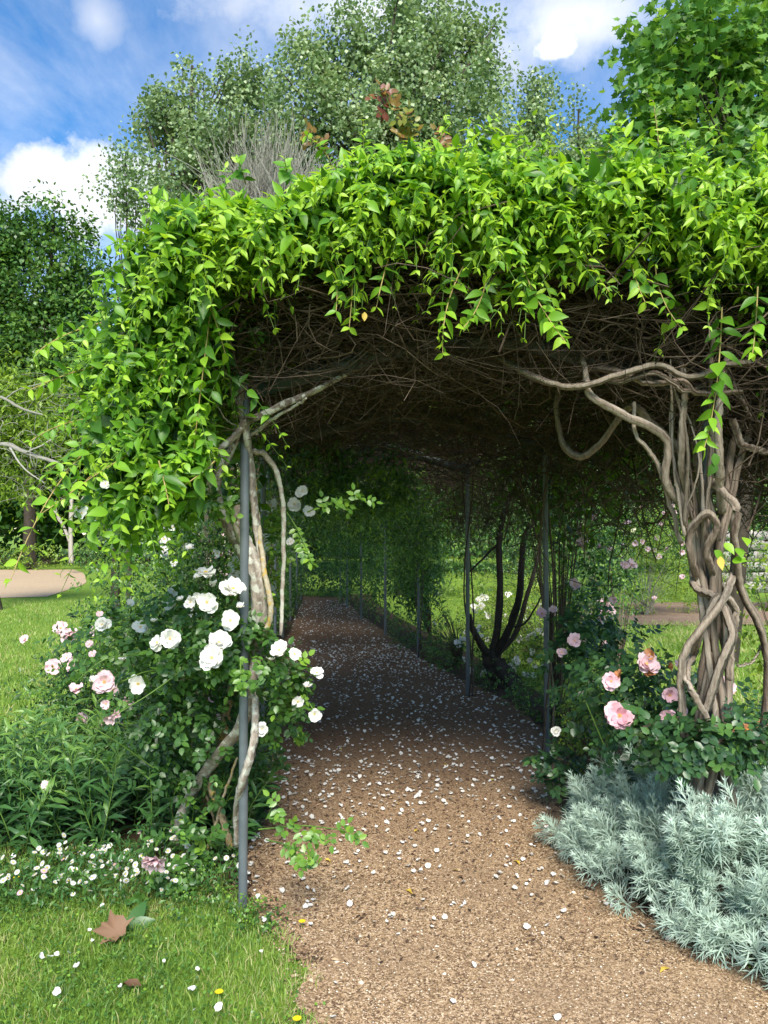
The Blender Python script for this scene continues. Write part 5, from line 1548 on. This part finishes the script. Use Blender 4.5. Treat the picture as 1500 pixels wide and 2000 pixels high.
lv = Leaves()
n = 15000
y = 2.2 + 2.0 * rng.random(n)
x = -2.6 + 2.6 * rng.random(n)
ok = (x < pl_at(y) + 0.05 * rng.normal(size=n)) & (y < np.interp(x, [-2.9, -1.7, -0.9, -0.6, -0.45], [4.1, 3.95, 3.7, 3.42, 3.3])) & (np.sin(x * 6 + 1) * np.sin(y * 5) + 0.5 * rng.normal(size=n) > -0.2)
x, y = x[ok], y[ok]
n = len(x)
lv.add(np.stack([x, y, 0.015 + 0.03 * rng.random(n)], -1), rng.normal(size=(n, 3)) * np.array([1, 1, .3]), UP + rng.normal(size=(n, 3)) * .35, 0.014, 0.012, 0.35 + 0.65 * rng.random(n))
V, F, T = leaf_geo(lv.get(), KITE)
link('clover', make_mesh('clover', V, F, M_ROSE, T), None, None, 'small clover leaves mixed into the near lawn', 'clover', None, 'stuff')

# weedy ground plants and daisies at the foot of the rose
dz = thing('daisy_patch', 'sprawling patch of small white daisies at the edge of the lawn', 'daisies', (-1.1, 3.5, 0))
lv = Leaves()
n = 3600
x = -1.75 + 1.35 * rng.random(n)
y = 3.25 + 0.75 * rng.random(n)
ok = (((x + 1.15) / 0.68) ** 2 + ((y - 3.52 - 0.25 * (x + 1.15)) / 0.36) ** 2 < 1 + 0.35 * np.sin(x * 7) * np.sin(y * 9)) & (x < pl_at(y) - 0.02)
x, y = x[ok], y[ok]
n = len(x)
lv.add(np.stack([x, y, 0.01 + (0.13 + 0.05 * np.sin(x * 9)) * rng.random(n)], -1), rvec(rng, n) + UP * 0.7, UP + rng.normal(size=(n, 3)) * .5, 0.035, 0.013, 0.25 + 0.5 * rng.random(n))
emit(dz, lv, KITE, M_PEREN, 0, stuff='foliage')


def daisy_mesh(name, petmat, cenmat, npet=12):
    V, F, mi = [], [], []
    for k in range(npet):
        a = k * 2 * math.pi / npet
        c, s = math.cos(a), math.sin(a)
        i = len(V)
        for (u, w, z) in ((.2, 0, 0), (.65, .17, .04), (.65, -.17, .04), (1, 0, .02)):
            V.append((c * u - s * w, s * u + c * w, z))
        F += [(i, i + 2, i + 1), (i + 1, i + 2, i + 3)]
        mi += [0, 0]
    i = len(V)
    V.append((0, 0, .16))
    for k in range(8):
        V.append((.27 * math.cos(k * .785), .27 * math.sin(k * .785), .04))
    for k in range(8):
        F.append((i, i + 1 + k, i + 1 + (k + 1) % 8))
        mi.append(1)
    return make_mesh(name, np.array(V), np.array(F), [petmat, cenmat], np.full(len(V), .7), False, mi)


DAISY = daisy_mesh('daisy_flower', M_PETAL, M_YELLOW)
PDAISY = daisy_mesh('daisy_flower', M_PINK, M_YELLOW)
DAND = daisy_mesh('dandelion', M_DANDE, M_DANDE, 16)
wgt = np.exp(-(((x + 1.25) / 0.32) ** 2 + ((y - 3.5) / 0.25) ** 2)) + 0.12
sel = rng.choice(n, 150, False, wgt / wgt.sum())
for k, i in enumerate(sel):
    x_, y_, z_ = x[i], y[i], 0.07 + 0.09 * rng.random()
    f = Vector((rng.normal() * .5, -0.5 + rng.normal() * .4, 1.0)).normalized()
    s = 0.010 + 0.006 * rng.random()
    fl = link('daisy_flower', PDAISY if k % 11 == 0 else DAISY, dz, Matrix.Translation((x_, y_, z_)) @ f.to_track_quat('Z', 'Y').to_matrix().to_4x4() @ Matrix.Diagonal((s, s, s, 1)))
st = np.stack([np.stack([x[sel], y[sel], np.zeros(150)], -1), np.stack([x[sel], y[sel], np.full(150, .09)], -1)], 1)
V, Q, T = tubes(st, 0.001, 0.0008, 3, rng)
part('stalks', dz, V, Q, M_GREENSTEM, T, kind='stuff')

# broad dock leaf plant, and low weeds by the post
dk = thing('dock_plant', 'weed with broad wrinkled yellow green leaves among the daisies', 'weed', at(255, 1790, 3.15) * np.array([1, 1, 0]))
lv = Leaves()
for (ax, ay, az, L, tn) in ((0.15, .4, .35, .13, .30), (-.8, .1, .22, .11, .4), (.7, .1, .25, .10, .25), (-.2, -.5, .3, .08, .35)):
    lv.add([np.array(WORLD[dk].translation) + UP * .01], [(ax, ay, az)], [(0, -1, .9)], L, .06, tn)
emit(dk, lv, OVATE2, M_PEREN, 4, cell=2, smooth=True)
bush('clover_weed', 'low green weeds around the foot of the left post', 'weeds', (-0.62, 3.3, 0), [(-0.72, 3.28, .04, .16, .16, .05), (-0.5, 3.2, .03, .1, .1, .04), (-0.85, 3.4, .06, .14, .1, .08)], 1100, 0.022, 0.016, M_ROSE, KITE, 140, (0.3, 1.0), 40, cell=6, k=5)
bush('weed_tuft', 'tiny green weed tufts on the gravel near the wormwood tip', 'weeds', (1.32, 2.95, 0), [(1.26, 2.98, .015, .04, .03, .02), (1.38, 2.86, .015, .05, .03, .02)], 120, 0.018, 0.010, M_YELLOWG, KITE, 141, (0.3, 1.0), 0, k=5)
bush('thrift_tuft', 'dry greyish tuft lying on the gravel near the wormwood', 'weeds', tuple(at(1140, 1775, 3.28) * np.array([1, 1, 0])),
     [(at(1140, 1775, 3.28)[0], 3.28, .015, .05, .03, .018)], 160, 0.016, 0.003, M_DRY, KITE, 142, (0.5, 1.0), 0, k=5)

# dandelions
for px, py, lab in ((590, 1808, 'yellow dandelion bloom at the edge of the gravel near the post'), (428, 1945, 'yellow dandelion bloom in the lawn at the bottom'), (32, 1722, 'yellow dandelion bloom near the left frame edge'), (580, 1997, 'yellow dandelion bloom at the bottom edge by the gravel')):
    d = CAM_H / ((py - 1040) / FPX)
    p = at(px, py, d)
    root = thing('dandelion', lab, 'dandelion', (p[0], p[1], 0))
    V, Q, T = tubes(np.array([[(p[0], p[1], 0), (p[0] + .002, p[1], .02), (p[0], p[1], .04)]]), 0.0015, 0.0015, 4)
    part('stalk', root, V, Q, M_GREENSTEM, T)
    link('flower_head', DAND, root, Matrix.Translation((p[0], p[1], .04)) @ Matrix.Diagonal((.016, .016, .016, 1)))

# dry leaves on the lawn
def fallen(name, label, px, py, L, W, tmpl, mat, tint, yaw, tiltx=0.25, z=0.035, group=None, cat='leaf'):
    d = CAM_H / ((py - 1040) / FPX)
    p = at(px, py, d)
    rj = np.random.default_rng(int(px * 7 + py))
    me = make_mesh(name, tmpl[0] * np.array([W, L, L * 1.8]) + rj.normal(size=tmpl[0].shape) * L * 0.045 - np.array([0, L * .45, 0]), tmpl[1], mat, np.full(len(tmpl[0]), tint) + rj.normal(size=len(tmpl[0])) * 0.16)
    M = Matrix.Translation((p[0], p[1], z)) @ Matrix.Rotation(yaw, 4, 'Z') @ Matrix.Rotation(tiltx, 4, 'X')
    return link(name, me, None, M, label, cat, group)


fallen('fallen_maple_leaf', 'large dry brown maple leaf lying in the grass', 220, 1828, 0.135, 0.13, MAPLE, M_DRY, 0.55, 0.5, 0.55, 0.06)
fallen('fallen_leaf', 'small curled brown leaf in the grass near the bottom edge', 256, 1930, 0.075, 0.05, OVATE, M_DRY, 0.2, 1.4, 0.2, 0.04)
for k, (px, py, yaw) in enumerate(((775, 1570, 1.2), (890, 1700, 0.4), (800, 1740, 1.7), (1010, 1683, 0.5), (813, 1623, 1.6), (1000, 1495, 1.5), (870, 1495, 0.3), (1298, 1890, 1.3), (960, 1190 + 335, .2), (665, 1465, .9), (640, 1680, .2))):
    fallen('fallen_yellow_leaf', 'small yellow leaf lying flat on the brown path', px, py, 0.045, 0.018, OVATE, M_YLEAF, 0.3 + 0.06 * k, yaw + 1.0 * k, 0.1, 0.018, 'yellow leaves on the path')
yv = at(1408, 1102, 2.95)
yl = link('yellow_leaf', make_mesh('yellow_leaf', OVATE2[0] * np.array([.030, .055, .055]), OVATE2[1], M_YLEAF, np.full(17, .6)), vine,
          Matrix.Translation(Vector(yv) + Vector((0, 0, .03))) @ Matrix.Rotation(R(-95), 4, 'X'), label='single yellow leaf on the twisted trunk')
yv = at(712, 625, 2.85)
yl = link('yellow_leaf', yl.data, vine, Matrix.Translation(Vector(yv) + Vector((0, 0, .03))) @ Matrix.Rotation(R(-95), 4, 'X') @ Matrix.Diagonal((.7, .7, .7, 1)))
lvv = Leaves()
for px, py, tn in ((1395, 1075, .6), (1415, 1060, .8), (1440, 1070, .5), (1430, 1095, .7), (1455, 1050, .8), (1400, 905, .2), (1395, 885, .3), (1370, 810, .1)):
    lvv.add([at(px, py, 3.0)], [rng.normal(size=3) * .6 + np.array([0, -.2, -.5])], [(0, -1, .5)], .06, .036, tn)
emit(vine, lvv, OVATE2, M_VINE, 8, cell=2, smooth=True)

# white petals
n = 4300
y = np.concatenate([3.0 + 8.0 * rng.random(2900) ** 1.1, 3.0 + 2.5 * rng.random(400), 9 + 9 * rng.random(1000)])
u = np.concatenate([rng.random(2900) ** 0.85, rng.random(400) ** 2.2 * 0.6, rng.random(1000)])
x = pl_at(y) + (pr_at(y) - pl_at(y)) * u
keep = rng.random(n) < np.interp(y, [2.9, 3.3, 3.8, 4.6, 5.4, 18], [0.04, 0.14, 0.3, 0.7, 1, 1])
x, y = x[keep], y[keep]
xe, ye = [], []
for px, py in ((655, 1917), (925, 1883), (1090, 1985), (80, 1880), (98, 1882), (110, 1876), (135, 1874), (150, 1898), (180, 1850), (175, 1830), (235, 1940), (112, 1950), (375, 1945), (320, 1890), (385, 1905), (428, 1980), (380, 1985), (510, 1872),
               (825, 1776), (765, 1793), (755, 1800), (800, 1798), (600, 1762), (605, 1770), (596, 1772), (612, 1740), (500, 1768), (525, 1790), (25, 1685), (60, 1690), (200, 1780), (220, 1700), (285, 1640), (30, 1640), (650, 1985), (885, 1955)):
    d = CAM_H / ((py - 1040) / FPX)
    p = at(px, py, d)
    xe.append(p[0]); ye.append(p[1])
x, y = np.concatenate([xe, x]), np.concatenate([ye, y])
n = len(x)


def fpetal(seed):
    r = np.random.default_rng(seed)
    m = 4
    V = []
    for i in range(m):
        v = i / (m - 1)
        w = [0.22, .5, .56, .36][i]
        for j in range(3):
            uu = j - 1
            V.append((uu * w, v - .5, .18 * uu * uu + 0.22 * (v - .5) ** 2 + .06 * r.normal()))
    F = [(i * 3 + j, i * 3 + j + 1, i * 3 + 4 + j, i * 3 + 3 + j) for i in range(m - 1) for j in range(2)]
    return np.array(V), np.array(F)


FP = [fpetal(s) for s in range(5)]
FPM = [make_mesh('fallen_petal', v, f, M_PETAL, np.full(len(v), .2 + .2 * i), True) for i, (v, f) in enumerate(FP)]
size_px = 1.0 / y
order = np.argsort(y)
pv, pf, pt, off = [], [], [], 0
for c, i in enumerate(order):
    k = rng.integers(5)
    s = 0.010 + 0.015 * rng.random()
    lawn = x[i] < pl_at(y[i])
    M = Matrix.Translation((x[i], y[i], (0.045 if lawn else 0.020) + 0.004 * rng.random())) @ Matrix.Rotation(rng.random() * 6.28, 4, 'Z') @ Matrix.Rotation(rng.normal() * .35, 4, 'X') @ Matrix.Rotation(rng.normal() * .3, 4, 'Y') @ Matrix.Diagonal((s, s * 1.15, s, 1))
    if c < 300:
        if lawn:
            link('fallen_petal', FPM[k], None, M, 'white rose petal fallen on the near left lawn', 'petal', 'white petals on the lawn')
        else:
            link('fallen_petal', FPM[k], None, M, 'white rose petal fallen on the near part of the path', 'petal', 'white petals on the path')
    else:
        A = np.array(M)
        pv.append(FP[k][0] @ A[:3, :3].T + A[:3, 3])
        pf.append(FP[k][1] + off)
        pt.append(np.full(12, rng.random()))
        off += 12
link('fallen_petals', make_mesh('fallen_petals', np.concatenate(pv), np.concatenate(pf), M_PETAL, np.concatenate(pt), True), None, None,
     'white rose petals strewn deeper along the tunnel path', 'petals', None, 'stuff')

# leaf mould flakes in the tunnel and loose gravel at its mouth
M_FLAKE = leaf_mat('litter', [(0.0, (0.05, 0.03, 0.02)), (0.55, (0.165, 0.10, 0.062)), (0.85, (0.33, 0.20, 0.12)), (1.0, (0.52, 0.37, 0.22))], trans=0.05, rough=0.8, spec=0.2, tcol=(1, .8, .6))
lv = Leaves()
n = 26000
y = 2.9 + 9.5 * rng.random(n) ** 1.5
x = pl_at(y) + (pr_at(y) - pl_at(y)) * (0.5 + (rng.random(n) - .5) * 1.04)
keep = rng.random(n) < np.interp(y, [2.9, 3.5, 4.2, 5.0], [.06, .25, .6, 1.0]) + 0.5 * (np.minimum(x - pl_at(y), pr_at(y) - x) < 0.12)
x, y = x[keep], y[keep]
n = len(x)
lv.add(np.stack([x, y, 0.012 + 0.012 * rng.random(n)], -1), rng.normal(size=(n, 3)) * np.array([1, 1, .15]), UP + rng.normal(size=(n, 3)) * .3, 0.010 + 0.030 * rng.random(n) ** 2.5, 0.004 + 0.012 * rng.random(n) ** 2, rng.random(n) ** 1.4)
V, F, T = leaf_geo(lv.get(), KITE2)
link('leaf_litter', make_mesh('leaf_litter', V, F, M_FLAKE, T), None, None, 'brown leaf litter covering the tunnel floor', 'litter', None, 'stuff')

M_PEBBLE = leaf_mat('pebble', [(0.0, (0.08, 0.05, 0.033)), (0.35, (0.24, 0.155, 0.09)), (0.7, (0.42, 0.30, 0.19)), (0.93, (0.62, 0.50, 0.36)), (1.0, (0.80, 0.74, 0.62))], trans=0.0, rough=0.85, spec=0.2)
n = 52000
y = 2.25 + 3.0 * rng.random(n) ** 1.3
x = pl_at(y) - 0.06 + (pr_at(y) - pl_at(y) + 0.16) * rng.random(n)
keep = rng.random(n) < np.interp(y, [2.2, 3.3, 4.3, 5.2], [1, .9, .4, .1])
x, y = x[keep], y[keep]
n = len(x)
s = (0.0016 + 0.0032 * rng.random(n) ** 2) * np.where(rng.random(n) < 0.02, 2.3, 1.0)
oc = np.array([(1, 0, 0), (0, 1, 0), (-1, 0, 0), (0, -1, 0), (0, 0, .7), (0, 0, -.5)])
of = np.array([(0, 1, 4), (1, 2, 4), (2, 3, 4), (3, 0, 4)])
jit = oc[None] * (0.7 + 0.6 * rng.random((n, 6, 3)))
a = rng.random(n) * 6.28
ca, sa = np.cos(a)[:, None], np.sin(a)[:, None]
J = np.stack([jit[..., 0] * ca - jit[..., 1] * sa, jit[..., 0] * sa + jit[..., 1] * ca, jit[..., 2]], -1)
V = (np.stack([x, y, np.full(n, 0.0125)], -1)[:, None] + J * s[:, None, None]).reshape(-1, 3)
F = (of[None] + (np.arange(n) * 6)[:, None, None]).reshape(-1, 3)
link('gravel', make_mesh('gravel', V, F, M_PEBBLE, np.repeat(rng.random(n), 6)), None, None, 'loose tan gravel at the mouth of the tunnel path', 'gravel', None, 'stuff')
